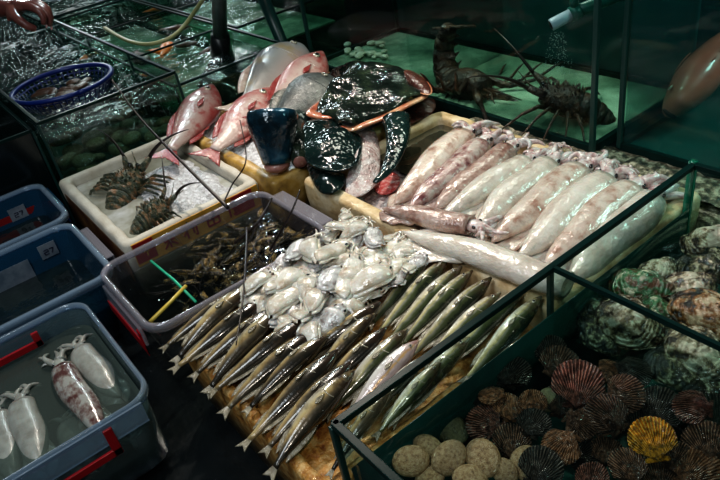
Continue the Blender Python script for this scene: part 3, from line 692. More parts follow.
wc=crate('foam_crate','white foam crate with yellow tape and red marks, holding two slipper lobsters in cloudy water',-2.47,-1.81,.34,.815,0,.22,.036,'styro')
part(wc,MB().box(-2.40,-1.83,.3365,.3385,Z(-.14),Z(-.03)),'side_tape','sidewrap',smooth=False)
part(wc,MB().box(-1.812+.001,-1.806,.36,.80,Z(-.085),Z(-.006)),'yellow_tape','tape',smooth=False)
# red writing on the near side of the tape: worn brush characters and two red blocks
def strokes(o0,ux,uz,s,segs,w,nrm):
    g=MB()
    for (a,b,c,d) in segs:
        p=o0+ux*(a*s)+uz*(b*s); q=o0+ux*(c*s)+uz*(d*s); t=(q-p).normalized(); m=t.cross(nrm)*w/2
        v=[p+m,p-m,q-m*.7,q+m*.7]; g.add(v+[k+nrm*.0012 for k in v],[(0,1,2,3),(4,5,6,7),(0,1,5,4),(1,2,6,5),(2,3,7,6),(3,0,4,7)])
    return g
# the tape faces -y (toward the clear tray) ; the crate's long side runs along +x
CH=[[(0,.8,.9,.8),(.45,1,.45,0),(.1,.5,.8,.5),(.45,.45,.05,.05),(.45,.45,.9,.05)],
    [(.1,1,.0,.7),(0,.7,.5,.7),(.25,.9,.25,0),(.25,.5,0,.25),(.7,.9,.7,.2),(.9,1,.9,0),(.9,0,.75,.1)],
    [(.1,.9,.9,.9),(.1,.9,.1,.1),(.9,.9,.9,.1),(.1,.5,.9,.5),(.1,.1,.9,.1),(.5,.9,.5,.1)],
    [(0,.7,.4,1),(.3,.8,.3,0),(.5,.9,1,.9),(.75,.9,.7,.1),(.5,.5,1,.5),(.5,.1,1,.1)]]
g=MB()
for i,y in enumerate((.45,.52,.60,.67)):
    q=strokes(Vector((-1.8058,y,Z(-.072))),Vector((0,1,0)),Vector((0,0,1)),.05,CH[i%4],.0075,Vector((1,0,0))); g.add(q.v,q.f)
part(wc,g,'red_lettering','redink',smooth=False)
part(wc,MB().box(-1.8062,-1.8045,.362,.425,Z(-.075),Z(-.008)).box(-1.8062,-1.8045,.70,.775,Z(-.075),Z(-.008)),'red_label','redink',smooth=False)
q=strokes(Vector((-1.8044,.38,Z(-.06))),Vector((0,1,0)),Vector((0,0,1)),.035,[(0,.9,1,.9),(.5,.9,.5,0),(.2,.5,.8,.45)],.005,Vector((1,0,0)))
part(wc,q,'yellow_mark','tape',smooth=False)
yc=crate('foam_crate','yellow-taped foam crate filled with ice under the snappers',-2.52,-1.76,.83,1.55,0,.22,.045,'styro_y')
sc=crate('foam_crate','long stained foam crate holding the big squids on ice',-1.70,-.722,.905,1.525,0,.22,.045,'styro_b')
bc=crate('foam_crate','orange-stained foam crate under the rows of slender fish and baby cuttlefish',-1.355,-.735,.285,.895,-.05,.20,.03,'styro_o')
# contents: water and ice
o=MB().grid(lambda u,v:Vector((-2.43+.58*u,.38+.395*v,Z(-.035))),30,30).build('cloudy_water','milkwater'); tag(o,'cloudy yellowish water in the white foam crate','water',None,'stuff')
def bumpy(x0,x1,y0,y1,h,amp,nm,mat,label,cat='ice',sc_=9,fn=None,n=70):
    def f(u,v):
        x=x0+(x1-x0)*u; y=y0+(y1-y0)*v; p=Vector((x,y,0))
        return Vector((x,y,Z(h)+amp*noise.noise(p*sc_)+amp*.5*noise.noise(p*sc_*5)+(fn(x,y) if fn else 0)))
    o=MB().grid(f,n,n).build(nm,mat); return tag(o,label,cat,None,'stuff')
bumpy(-2.475,-1.805,.875,1.53,-.02,.018,'crushed_ice','ice','white crushed ice under the snappers and the dark rays')
bumpy(-1.655,-.767,.95,1.48,-.055,.012,'crushed_ice','ice_pink','pinkish melting ice under the big squids')
o=MB().grid(lambda u,v:Vector((-1.654+.30*u,1.16+.32*v,Z(-.028))),20,20).build('standing_water','boxwater'); tag(o,'dark brown water standing in the far corner of the squid crate','water',None,'stuff')
bumpy(-1.325,-.765,.315,.865,-.075,.006,'wet_bedding','styro_o','wet orange-brown bedding beneath the slender fish','bedding')
# ---------------------------------------------------------------- plastic tubs
def rrect(x0,x1,y0,y1,r,z,n=8):
    out=[]
    for cx,cy,s in ((x1-r,y1-r,0),(x0+r,y1-r,1),(x0+r,y0+r,2),(x1-r,y0+r,3)):
        for k in range(n+1):
            t=(s+k/n)*PI/2; out.append(Vector((cx+r*math.cos(t),cy+r*math.sin(t),z)))
    return out
def tub(name,label,x0,x1,y0,y1,ht,depth,mat,rim,r=.06,taper=.03,flare=.018):
    zt=Z(ht); root=empty(name,((x0+x1)/2,(y0+y1)/2,zt-depth)); tag(root,label,'plastic tub')
    f=flare; I=lambda d,z,rr=r: rrect(x0+d,x1-d,y0+d,y1-d,max(.02,rr-d*.5),z)
    part(root,MB().rings([I(f+taper,zt-depth),I(f+taper*.5,zt-depth*.5),I(f,zt-.008)],c1=False,c0=True),'body',mat)
    part(root,MB().rings([I(f,zt-.012),I(f-.001,zt),I(f-.006,zt+.004),I(.004,zt+.004),I(0,zt),I(-.001,zt-.016),I(.003,zt-.017)],c0=False,c1=False),'rim',rim,solid=.002)
    return root
t3=tub('storage_tub','clear blue tub of squids in water with red latches, lowest of the three tubs',-1.70,-1.20,-.62,.165,-.02,.21,'tub','tubrim',.06,.004,.010)
t2=tub('storage_tub','blue plastic tub of dark water with a white sticker, middle of the three tubs',-2.17,-1.735,-.55,.285,-.02,.23,'tub_blue','tubrim')
t1=tub('storage_tub','blue plastic tub with a red panel inside, farthest of the three tubs',-2.58,-2.19,-.50,.30,-.02,.22,'tub_blue','tubrim')
ct=tub('clear_tray','clear plastic tray full of live dark prawns with pink side latches',-1.765,-1.365,.235,.79,0,.19,'tray','trayrim',.06,.03,.014)
# red latches
def bar3(pts,w): 
    g=MB()
    for a,b in zip(pts,pts[1:]): g.tube([a,b],w,4)
    return g
part(t3,MB().box(-1.1975,-1.190,-.30,.055,Z(-.115),Z(-.095)).box(-1.1975,-1.190,.035,.055,Z(-.115),Z(-.035)),'red_latch','red',smooth=False,bevel=.002)
part(t3,MB().box(-1.1985,-1.193,-.55,.13,Z(-.078),Z(-.022)),'side_flap','tubrim',smooth=False)
part(t3,MB().box(-1.668,-1.660,-.40,.03,Z(-.075),Z(-.055)).box(-1.668,-1.660,.012,.03,Z(-.075),Z(-.03)),'red_latch','red',smooth=False,bevel=.002)
part(t2,MB().box(-2.08,-1.84,.2855,.312,Z(-.030),Z(-.025)).box(-2.08,-1.84,.308,.313,Z(-.09),Z(-.026)),'side_flap','trayrim',smooth=False,bevel=.003)
part(t1,MB().box(-2.5,-2.3,.3005,.307,Z(-.095),Z(-.022)),'side_flap','tub_blue',smooth=False,bevel=.003)
part(ct,MB().box(-1.70,-1.43,.225,.234,Z(-.075),Z(-.018)),'side_flap','trayrim',smooth=False,bevel=.003)
part(ct,MB().box(-1.70,-1.43,.2225,.2245,Z(-.105),Z(-.07)).box(-1.455,-1.43,.222,.2245,Z(-.10),Z(-.03)),'red_latch','red',smooth=False)
part(ct,MB().box(-1.70,-1.43,.7915,.835,Z(-.012),Z(-.006)).box(-1.70,-1.43,.829,.835,Z(-.06),Z(-.008)),'side_flap','trayrim',smooth=False,bevel=.003)
# sticker on the inside of the far walls
def sticker(root,px,py,X,w,h,mat='sticker'):
    p=WX(px,py,X); g=MB().box(X,X+.0015,p.y-w/2,p.y+w/2,p.z-h/2,p.z+h/2); s=part(root,g,'sticker',mat,smooth=False); return p,s
X2=-2.17+.030; p,s=sticker(t2,48,278-28+0,X2,.055,.05)
D2=[(0,1,.8,1),(.8,1,.8,.55),(.8,.55,0,.5),(0,.5,0,0),(0,0,.8,0),(1.1,1,1.9,1),(1.9,1,1.4,0)]
q=strokes(p+Vector((.0016,-.014,-.012)),Vector((0,1,0)),Vector((0,0,1)),.016,D2,.003,Vector((1,0,0))); o=part(t2,q,'sticker_lettering','ink',smooth=False); 
p,s=sticker(t2,12,278,X2+.003,.13,.075)
X1=-2.58+.03; p,s=sticker(t1,18,213,X1,.06,.05)
q=strokes(p+Vector((.0016,-.014,-.012)),Vector((0,1,0)),Vector((0,0,1)),.016,D2,.003,Vector((1,0,0))); part(t1,q,'sticker_lettering','ink',smooth=False)
p,s=sticker(t1,10,228,X1-.001,.26,.09,'redink'); s.name='red_panel'
# tub contents
def tubwater(label,x0,x1,y0,y1,h,hb,mat,r=.05):
    g=MB().rings([rrect(x0+.018,x1-.018,y0+.018,y1-.018,r,Z(hb)),rrect(x0,x1,y0,y1,r,Z(h))]); o=g.build('tub_water',mat,smooth=False); tag(o,label,'water',None,'stuff')
tubwater('greyish water over the squids in the lowest tub',-1.686,-1.214,-.60,.151,-.085,-.220,'tubwater')
tubwater('black water low in the middle blue tub',-2.138,-1.768,-.52,.252,-.135,-.243,'tubwater_dark')
tubwater('black water low in the farthest blue tub',-2.546,-2.222,-.47,.268,-.13,-.235,'tubwater_dark')
tubwater('clear water over the prawns in the clear tray',-1.737,-1.393,.263,.762,-.05,-.183,'traywater')
# ---------------------------------------------------------------- pipes, hose, bag
r=empty('standpipe',W(219,62,-.15)); tag(r,'grey plastic standpipe rising out of a black collar among the left tanks','pipe')
b=W(221,62,-.02); t=WY(217,-60,b.y); d=(t-b); off=Vector(r.location)
MB().tube([b+d*.22-off,b+d*1.5-off],.034,16).build('pipe','steel',r)
MB().tube([Vector((b.x,b.y,.02))-off,b-off,b+d*.25-off],[.05,.05,.046],16).build('collar','black',r)
a=W(284,47,-.02); c=WY(262,-5,a.y); dd=c-a
o=MB().tube([a-dd*.3,a,a+dd*1.5],.03,14).build('drain_pipe','seal'); tag(o,'dark slanting pipe just left of the long lobster tank','pipe')
g=MB()
pts=[W(105,28,.12),W(118,36,.13),W(132,42,.13),W(150,44,.13),W(170,38,.14),W(184,26,.17),W(193,14,.22),W(201,2,.28),W(206,-8,.32)]
def crv(pts,k=8):
    out=[]
    for i in range(len(pts)-1):
        p0=pts[max(i-1,0)];p1=pts[i];p2=pts[i+1];p3=pts[min(i+2,len(pts)-1)]
        for j in range(k):
            t=j/k; out.append(.5*((2*p1)+(p2-p0)*t+(2*p0-5*p1+4*p2-p3)*t*t+(3*p1-p0-3*p2+p3)*t**3))
    return out+[pts[-1]]
o=MB().tube(crv(pts),.010,8).build('air_hose','hose'); tag(o,'thin yellow hose looping over the left tanks','hose')
bg,_=dome([W(196,84,-.05),W(205,72,-.05),W(222,62,-.05),W(243,58,-.05),W(262,64,-.05),W(262,80,-.05),W(240,96,-.05),W(215,100,-.05)],0,.10,16,.04,3,1.6)
bg.v=[p for p in bg.v]; o=bg.build('plastic_bag','bag'); tag(o,'crumpled shiny black plastic bag behind the snappers','bag')
# PVC inlet pipe and valve in lobster tank
r=empty('inlet_pipe',WY(565,15,1.72)); tag(r,'short white water inlet pipe with green valve in the lobster tank','pipe'); off=Vector(r.location)
a=WY(551,25,1.70); b=WY(574,13,1.76); d=(b-a)
MB().tube([a-off,a+d*.02-off,b-off],.019,20).build('pipe','pvc',r)
MB().tube([a-d*.04-off,a-d*.01-off],.0145,20).build('opening','pipe_in',r)
MB().tube([b-d*.15-off,b+d*.25-off],.024,14).build('valve','valve',r)
MB().tube([b+Vector((0,0,.02))-off,b+Vector((.0,0,.055))-off],[.014,.014],8).tube([b+Vector((-.04,0,.055))-off,b+Vector((.04,0,.06))-off],.010,8).build('valve_handle','valve',r)
MB().tube([b+d*.2-off,b+d*.6+Vector((.04,.25,0))-off],.02,12).build('elbow','valve',r)
random.seed(11); g=MB()
for k in range(240):
    t=random.random(); px=556+R(-10,14)*(.5+t); py=32+t*42; p=WY(px,py,1.72+R(-.03,.08)); g.ball(p,R(.0007,.0018),5,4)
o=g.build('air_bubbles','foam'); tag(o,'fine air bubbles falling below the white inlet pipe','bubbles',None,'stuff')

def icef(u,v):
    x=-2.30+.42*u; y=.50+.27*v; p=Vector((x*12,y*12,0)); e=min(u,1-u,v,1-v)
    return Vector((x,y,Z(-.036)+min(.018,e*.12)+.014*noise.noise(p)+.008*noise.noise(p*3)-.012*(1-min(1,e*8))))
o=MB().grid(icef,60,50).build('melting_ice','ice'); tag(o,'pale sheet of melting ice in the far right part of the white foam crate','ice',None,'stuff')
ORD_=0
ORD='first second third fourth fifth sixth seventh eighth ninth tenth eleventh twelfth thirteenth fourteenth fifteenth sixteenth seventeenth eighteenth nineteenth twentieth'.split()
# ---------------------------------------------------------------- slender fish rows
WP=[(-.40,.019),(-.3,.028),(-.14,.054),(.04,.078),(.18,.082),(.32,.070),(.42,.046),(.5,.012)]
def whiting(nm,skin,a,b,prof=WP,th=.8):
    return make_fish('slender_fish',prof,th,skin,'finthin',.045,.10,.03,sbend(a,b),((-.28,.022),(.16,.030)),((-.28,.018),(-.02,.022)),.11,.017,(.41,-.008),side=-1,gillm='eyering')
wa=[whiting('w','whit',.035,.10),whiting('w','whit',-.02,.12),whiting('w','whit',.03,-.04)]
wb=[whiting('w','whit2',.008,.04),whiting('w','whit2',-.008,.0),whiting('w','whit2',.012,-.03)]
wc_=whiting('w','whit3',.0,.05,[(x,w*1.12) for x,w in WP])
front=[((245,287),(159,352)),((254,287),(166,361)),((262,297),(172,376)),((272,306),(189,381)),((287,309),(197,392)),((303,317),(209,400)),((313,327),(219,418)),((331,335),(238,412)),((334,349),(243,453)),((347,361),(261,457)),((356,373),(259,474)),((378,388),(311,482))]
for i,(a,b) in enumerate(front[:11]):
    lay(wa[i%3],W(*a,.0+.006*(i%2)),W(*b,-.035),'%s olive fish counted from the clear tray in the front row'%ORD[i],'fish','slender fish in the front row',roll=PI+R(-.15,.35),wid=(W(*a,0)-W(*b,0)).length*1.1)
mid=[((378,300),(292,372)),((376,315),(300,392)),((384,326),(308,406)),((407,329),(322,420)),((418,341),(338,428)),((424,356),(352,432)),((440,362),(372,440))]
for i,(a,b) in enumerate(mid):
    pr=wc_ if i==4 else (wa[i%3] if i<3 else wb[i%3])
    lb='%s fish from the clear tray side in the middle row, %s'%(ORD[i],'greenish-brown' if i<3 else 'silvery-sided')
    if i==4: lb='plump lilac-grey slender fish with orange streak in the middle row'
    if i>4: lb='%s fish of the middle row, close to the tank glass'%ORD[i]
    lay(pr,W(*a,.008),W(*b,-.048),lb,'fish','slender fish in the middle row',roll=PI+R(.0,.4))
far=[((420,250),(352,318)),((432,256),(366,330)),((447,258),(374,340)),((461,266),(382,348)),((473,271),(394,352)),((490,277),(404,366)),((500,292),(420,368)),((526,287),(440,372)),((540,296),(462,388))]
for i,(a,b) in enumerate(far):
    lay(wb[i%3],W(*a,.012),W(*b,-.046),'%s silver-green fish in the far row, counted from the cuttlefish%s'%(ORD[i],', behind tank glass' if i>6 else ''),'fish','slender fish in the far row',roll=PI+R(-.1,.3))
# extra bodies near the tank glass
lay(wb[1],W(470,338,.0),W(388,428,-.045),'pale yellow-green fish alone beside the tank glass, below the far row','fish','slender fish in the middle row',roll=PI)
lay(wa[1],W(392,392,.0),W(322,476,-.045),'last slender fish of the front row, half under the tank corner','fish','slender fish in the front row',roll=PI)
# ---------------------------------------------------------------- baby cuttlefish heap
cp=[cuttle_proto('cuttle',1),cuttle_proto('cuttle',2),cuttle_proto('cuttle_g',3),cuttle_proto('cuttle',4),cuttle_proto('cuttle',5)]
cf_=[] # (px, py, angle of the mantle tip in the picture, size, height)
for x,y,a,s in ((310,246,110,1.1),(331,251,160,1.15),(331,279,115,1.15),(372,276,120,1.25),(350,268,150,1.0),(292,278,145,1.1),(285,298,150,1.15),(296,250,125,.95),(257,280,120,.95),(275,282,130,.95),(309,285,140,.9),(345,284,100,.9),(374,237,30,.85),(356,228,150,.85),(341,224,140,.8),(318,297,130,1.0),(306,311,110,1.1),(326,321,130,1.15),(348,304,150,1.0),(338,297,90,.9),(293,294,100,.9),(331,234,120,.8),(352,244,140,.9),(371,252,150,.95),(389,248,130,.8),(405,252,150,.8),(395,266,140,.85),(319,262,100,.9),(284,262,130,.8),(266,296,140,1.0),(311,330,120,.9),(276,305,150,.9),(341,312,130,.9),(362,292,130,.95),(345,216,110,.7),(360,258,120,.8),(388,238,140,.7),(322,238,130,.7),(248,290,140,.85),(301,266,120,.9),(382,258,100,.8),(357,235,120,.75),(323,307,120,.9),(340,258,135,.9)):
    cf_.append((x,y,a,s))
cf_sorted=sorted(cf_,key=lambda c:c[0]*.62+c[1]*-.8)
random.seed(31)
for k in range(26):
    u,v=random.random(),random.random(); x=252+u*150+ (v*20); y=292-u*48+v*46*(.5+.5*math.sin(PI*min(1,u+.15)))
    cf_.append((x,y,R(90,170),R(.7,.95)))
items=[]
for i,(x,y,a,s) in enumerate(cf_):
    h=.006+.035*max(0,min(1,(300-y)/90))+(.014 if i<16 else -.006)
    p=W(x,y,h); t=math.radians(a+R(-28,28)); q=W(x+8*math.cos(t),y+8*math.sin(t),h)
    items.append((p,(q-p).normalized(),s,i))
bands={}
order=sorted(range(len(items)),key=lambda k:-items[k][0].y)
per=9
for bi in range(0,len(order),per):
    b=sorted(order[bi:bi+per],key=lambda k:items[k][0].x)
    for r_,k in enumerate(b): bands[k]=(bi//per,r_)
for k,(p,d,s,i) in enumerate(items):
    pr=cp[i%5] if i not in (28,27) else cp[2]
    o=inst(pr); z=Vector((R(-.25,.25),R(-.25,.25),1)).normalized(); x=-d; x=(x-z*x.dot(z)).normalized()
    L_=.098*s; orient(o,p,x,z,(L_,L_*1.1,L_*.95))
    b,r_=bands[k]
    tone='grey' if pr is cp[2] else 'white'
    tag(o,'%s baby cuttlefish, %s from the tray in the %s band below the squid crate'%(tone,ORD[r_],ORD[b]),'cuttlefish','baby cuttlefish heaped beside the slender fish')
# ---------------------------------------------------------------- big squids
SQ={k:squid_proto('squid','squid_'+m,rad*1.08,True,dr,sk,0 if k=='H' else 8,cu,seed=sd,eyes=k!='H') for k,m,rad,dr,sk,cu,sd in (
 ('w','w',.125,.0,False,1,1),('w2','w',.13,.1,False,1,2),('b','b',.115,0,False,1,3),('s','s',.11,0,False,1,4),('p','p',.125,0,True,1,5),('p2','p',.13,.1,False,1,6),('sk','w',.13,0,True,1.1,7),('H','w',.125,.15,True,1,8))}
sq=[('p2',(462,138),(396,205),.012,'pinkish-tan squid next to the blood-stained ice'),
 ('s',(481,146),(408,211),.018,'squid with purple-brown spots, second from the dark standing water'),
 ('b',(508,151),(432,210),.016,'narrow brown-marked squid, third from the dark standing water'),
 ('w',(524,163),(442,215),.022,'glossy white squid, first of the two plain white ones'),
 ('w2',(548,166),(474,228),.022,'glossy white squid, second of the two plain white ones'),
 ('p',(577,172),(492,243),.026,'pinkish-white squid with a brownish tip touching the wide horizontal squid'),
 ('sk',(602,182),(518,258),.028,'large white squid with a pink fin fold along its left side'),
 ('p2',(628,191),(546,268),.022,'pale squid with a reddish wrinkled lower end, next to the tank glass'),
 ('w2',(650,202),(566,284),.008,'greyish squid seen through the glass of the shellfish tank'),
 ('w',(492,196),(446,224),-.02,'white squid tucked under its neighbours in the middle of the crate')]
for k,a,b,h,lb in sq:
    lay(SQ[k],W(*a,h+.01),W(*b,h-.008),lb,'squid','big squids on ice in the long crate',roll=R(-.1,.1))
H1=lay(SQ['b'],W(470,226,.036),W(383,208,.022),'brown glossy squid lying crosswise along the crate rim, tip toward the ice','squid','big squids on ice in the long crate')
H2=lay(SQ['H'],W(568,285,.035),W(402,231,.032),'largest white squid lying crosswise over the crate rim above the slender fish','squid','big squids on ice in the long crate',wid=.30)
# stray arm clusters are made as small whole squids' heads: short squids lying at the back rim
for i,(a,b,lb) in enumerate((((556,150),(540,172),'small pink squid with curled arms against the back rim, left one'),((590,160),(575,182),'small pink squid with curled arms against the back rim, middle one'),((622,172),(606,192),'small pink squid with curled arms against the back rim, right one'),((646,185),(622,200),'small reddish squid with arms hanging beside the tank glass'))):
    lay(SQ['p2' if i%2 else 'p'],W(*a,.012),W(*b,-.01),lb,'squid','big squids on ice in the long crate',wid=.20)
# ---------------------------------------------------------------- snappers and others
SN=[(-.40,.042),(-.30,.058),(-.15,.11),(.02,.16),(.16,.170),(.30,.140),(.41,.085),(.5,.018)]
snap=make_fish('red_snapper',SN,.42,'snap','snapfin',.13,.15,.05,sbend(.01,.05),((-.25,.03),(.2,.04)),((-.25,.035),(-.02,.035)),.15,.030,(.375,-.005))
PL=[(-.40,.04),(-.30,.055),(-.12,.10),(.05,.14),(.2,.15),(.33,.13),(.43,.085),(.5,.03)]
big=make_fish('pale_fish',PL,.5,'pale','palefin',.12,.14,.05,sbend(.03,-.02),((-.25,.03),(.2,.04)),((-.25,.03),(-.02,.04)),0,.02,(.41,.0))
gf=make_fish('grey_fish',[(x,w*1.1) for x,w in PL],.5,'greyfish','greyfin',.14,.14,.02,None,((-.25,.04),(.2,.06)),((-.25,.03),(-.02,.04)),0,.024,(.40,.0))
lay(snap,W(213,85,.05),W(166,159,.03),'red snapper hanging its tail over the white crate, leftmost of the reds','fish','red snappers',roll=.35,wid=.47)
lay(snap,W(270,88,.07),W(208,158,.02),'red snapper nearest the cut blue-black fish, tail on the yellow crate rim','fish','red snappers',roll=.4,wid=.48)
lay(snap,W(323,52,.09),W(262,122,.05),'red snapper between the big pale fish and the grey fish','fish','red snappers',roll=.45,wid=.50)
lay(big,W(304,46,.095),W(231,112,.045),'large silvery pale fish with a yellowish patch, at the back of the red snappers','fish','',roll=.35,wid=.80)
lay(gf,W(330,76,.095),W(268,128,.04),'dark grey scaly fish beside the big dark ray','fish','',roll=.4,wid=.62)
# cut tail of a blue-black fish standing toward the camera
r=empty('cut_fish_tail',W(274,140,.03)); tag(r,'blue-black glossy cut fish piece with a round cut face toward the clear tray','fish piece'); off=Vector(r.location)
b=W(277,163,.03); a=b+(cu*.95-cf*.14-cr*.08)*.17; n_=9
MB().tube([a.lerp(b,k/n_)-off+Vector((0,0,.012*math.sin(PI*k/n_))) for k in range(n_+1)],[.080,.084,.084,.081,.076,.070,.064,.058,.052,.047],26).build('body','bluefish',r)
d=(b-a).normalized()
MB().ball(b-off+d*.004,(.044,.044,.026),20,10).build('cut_face','flesh',r)
r=empty('cut_fish_tail',W(296,155,.03)); tag(r,'small dark cut fish piece with pink flesh next to the blue-black piece','fish piece'); off=Vector(r.location)
a=W(297,128,.06); b=W(300,162,.04); d=(b-a).normalized()
MB().tube([a-off,a.lerp(b,.5)-off,b-off],[.038,.034,.026],18).build('body','ray',r)
MB().tube([b-off,b+d*.003-off],[.022,.020],18).build('cut_face','flesh',r)
# rays: dark folded bodies with orange edges
def outl(pp,h): return [W(x,y,h if not hasattr(h,'__len__') else h[i]) for i,(x,y) in enumerate(pp)]
def ray_(name,label,pp,h,he,hc,mat,edge=None,wob=.03,seed=0,er=.009,emat='rayedge',pw=2.0,cen=None):
    c=W(*cen,0) if cen else None
    P0=outl(pp,h); 
    if cen: c=Vector((c.x,c.y,sum(p.z for p in P0)/len(P0)))
    g,Q=dome(P0,he,hc,18,wob,seed,pw,c); r=empty(name,P0[0]); tag(r,label,'ray'); off=Vector(r.location)
    g.v=[p-off for p in g.v]; g.build('body',mat,r)
    if edge:
        for (i0,i1) in edge:
            pts=[Q[k%len(Q)]-off+Vector((0,0,he)) for k in range(i0*5,i1*5+1)]
            m=len(pts); MB().tube(pts,[er*(.3+.7*math.sin(PI*k/(m-1))**.6) for k in range(m)],12,.38).build('fin_edge',emat,r)
    return r
ray_('dark_ray','large dark wet ray with orange folded fin edges on top of the heap',
   [(311,112),(322,100),(331,88),(338,78),(330,74),(322,73),(345,72),(366,72),(392,76),(412,80),(426,88),(424,96),(408,104),(385,116),(362,125),(352,129),(342,126),(332,118),(320,116)],
   .075,0,.075,'ray',[(10,16),(17,20)],.045,2,.021,pw=1.6,cen=(368,97))
ray_('dark_ray','teal-black ray lying flat under the big ray, nearest the yellow crate corner',
   [(292,118),(300,112),(318,112),(340,124),(358,134),(360,150),(354,164),(340,170),(322,168),(306,160),(298,146),(294,130)],.05,0,.035,'rayg',[(4,9)],.03,5,.006,'rayg')
ray_('dark_ray','brownish wing of a ray behind the large dark ray, against the lobster tank',
   [(366,74),(392,70),(412,72),(428,84),(430,94),(418,92),(400,82)],.09,0,.03,'raybr',[(1,5)],.02,7,.006,'rayedge')
r=empty('fish_tail',W(385,155,.03)); tag(r,'curved dark pointed ray tail hanging over the pink-stained ice','fish piece'); off=Vector(r.location)
pts=crv([W(396,118,.075),W(398,135,.06),W(395,152,.045),W(387,170,.03),W(374,183,.015)])
MB().tube([p-off for p in pts],[.042*(1-k/(len(pts)-1))**.75+.006 for k in range(len(pts))],14,.55).build('tail','rayg',r)
MB().tube([p-off+Vector((.028,.0,-.006))*(1-k/len(pts)) for k,p in enumerate(pts)],[.012*(1-k/(len(pts)-1))+.003 for k in range(len(pts))],8).build('fin_edge','rayedge',r)
g,_=dome(outl([(306,160),(325,166),(345,175),(340,192),(326,194),(314,184)],.01),0,.02,10,.02,9); o=g.build('fish_piece','rayg'); tag(o,'dark teal skin flap hanging at the near corner of the squid crate','fish piece')
g,_=dome(outl([(352,128),(372,128),(380,150),(378,175),(368,190),(352,196),(344,188),(352,165),(352,145)],.0),0,.035,12,.02,4); o=g.build('pale_belly_flesh','ice_pink'); tag(o,'pale pinkish slab of belly flesh between the dark rays','fish piece')
g,_=dome(outl([(372,182),(382,172),(396,172),(400,180),(394,190),(380,193)],-.028),0,.008,8,.012,4); o=g.build('blood_patch','blood'); tag(o,'bright red blood-soaked patch of ice beside the first squid','blood stain')
ray_('dark_ray','added brown-black sheet standing in for dark water, hiding the end wall of the squid crate',[(378,112),(404,104),(426,96),(436,104),(424,116),(408,126),(392,130)],.01,0,.02,'raybr',None,.02,3)  # added wing-shaped cover over the crate wall and rim, in place of dark water
# ice lip behind the rays
g,_=dome(outl([(322,76),(334,80),(330,92),(318,98),(312,94)],.02),0,.03,8,.02,4); o=g.build('ice_lump','ice'); tag(o,'small lump of white ice between grey fish and dark ray','ice')
# ---------------------------------------------------------------- lobsters
LB=lobster_proto('slipper_lobster','lob',1.2,.6,3,.2,.35)
def lob(proto,head,tail,up,label,group,s=None,wd=1):
    o=inst(proto); d=head-tail; k=(d.length/.95) if s is None else s
    orient(o,(head*.55+tail*.45),d,up,(k,k*wd,k*wd)); tag(o,label,'lobster',group); return o
lob(LB,W(140,172,.0),W(103,218,-.04),(0,0,1),'green-brown slipper lobster with a knobbly shell, farther one in the white crate','lobsters in the white crate',None,1.9)
lob(LB,W(172,203,.0),W(122,236,-.03),(0,0,1),'dark green slipper lobster touching the taped side of the white crate','lobsters in the white crate',None,1.9)
# long feelers crossing from the white crate to the prawn tray
def feeler(pp,r0,r1,label,grp='long black feelers',hs=.1):
    pts=crv([W(x,y,h) for x,y,h in pp]); m=len(pts)
    o=MB().tube(pts,[r0+(r1-r0)*k/(m-1) for k in range(m)],7).build('lobster_antenna','ant'); tag(o,label,'antenna',grp)
feeler([(112,80,.30),(140,118,.20),(180,160,.12),(228,208,.03)],.0025,.006,'long straight black feeler crossing the white crate diagonally')
feeler([(240,120,.20),(246,160,.12),(232,185,.05),(222,206,.02)],.0015,.003,'curved black feeler rising by the snapper tail')
feeler([(272,198,.10),(256,225,.05),(235,243,.0)],.003,.005,'thick short black feeler over the prawn tray')
feeler([(300,190,.14),(290,215,.09),(270,250,-.01)],.002,.004,'curved black feeler at the corner of the prawn tray')
feeler([(247,228,.04),(244,290,.03),(236,345,.02)],.004,.0015,'thin black feeler hanging over the front row of slender fish')
feeler([(258,222,.03),(250,240,.0),(240,252,-.03)],.002,.003,'short black feeler in the prawn tray over the white glint')
LK=lobster_proto('spiny_lobster','lob2',5.6,.9,9,1.0,.8); LK2=lobster_proto('spiny_lobster','lob2',1.6,.5,12,.8,.55)
lob(LK,WY(486,84,1.72),WY(428,84,1.76),(.1,-.25,-1),'dark spiny lobster with a curled tail, left one in the back tank','lobsters in the back tank',.44,1.4)
lob(LK2,WY(556,100,1.72),WY(606,112,1.80),(0,-.1,1),'dark brown spiny lobster in the tank corner, antennae toward the left','lobsters in the back tank',.34,1.4)
# pale shells on the tank floor
PB=clam_proto('peb',1); random.seed(5)
for i in range(26):
    x=R(347,386); y=R(41,57); p=W(x,y,-.02+R(0,.012)); o=inst(PB); s=R(.012,.024); orient(o,p,(R(-1,1),R(-1,1),0),(R(-.3,.3),R(-.3,.3),1),s)
    tag(o,'small pale shell in the loose pile on the green floor of the long back tank','shell','pale shells piled in the back tank')
# orange-brown fish in the murky tank, head toward the camera
GP=make_fish('grouper',[(-.40,.06),(-.28,.10),(-.1,.17),(.1,.21),(.25,.205),(.38,.175),(.46,.135),(.5,.09)],.75,'grouper','grouper',.16,.16,.02,None,((-.25,.09),(.2,.12)),((-.25,.05),(-.02,.06)),.2,.02,(.40,.05))
hd=WY(672,110,1.80); tl=hd+Vector((-.01,.42,.16))
o=GP; orient(o,(hd+tl)/2,hd-tl,-cr,(.45,.42,.40)); tag(o,'large orange-brown fish facing the glass in the murky tank','fish')
mo=MB().ball((.500,-.045,-.005),(.020,.022,.062),14,9).build('mouth','pipe_in',GP)
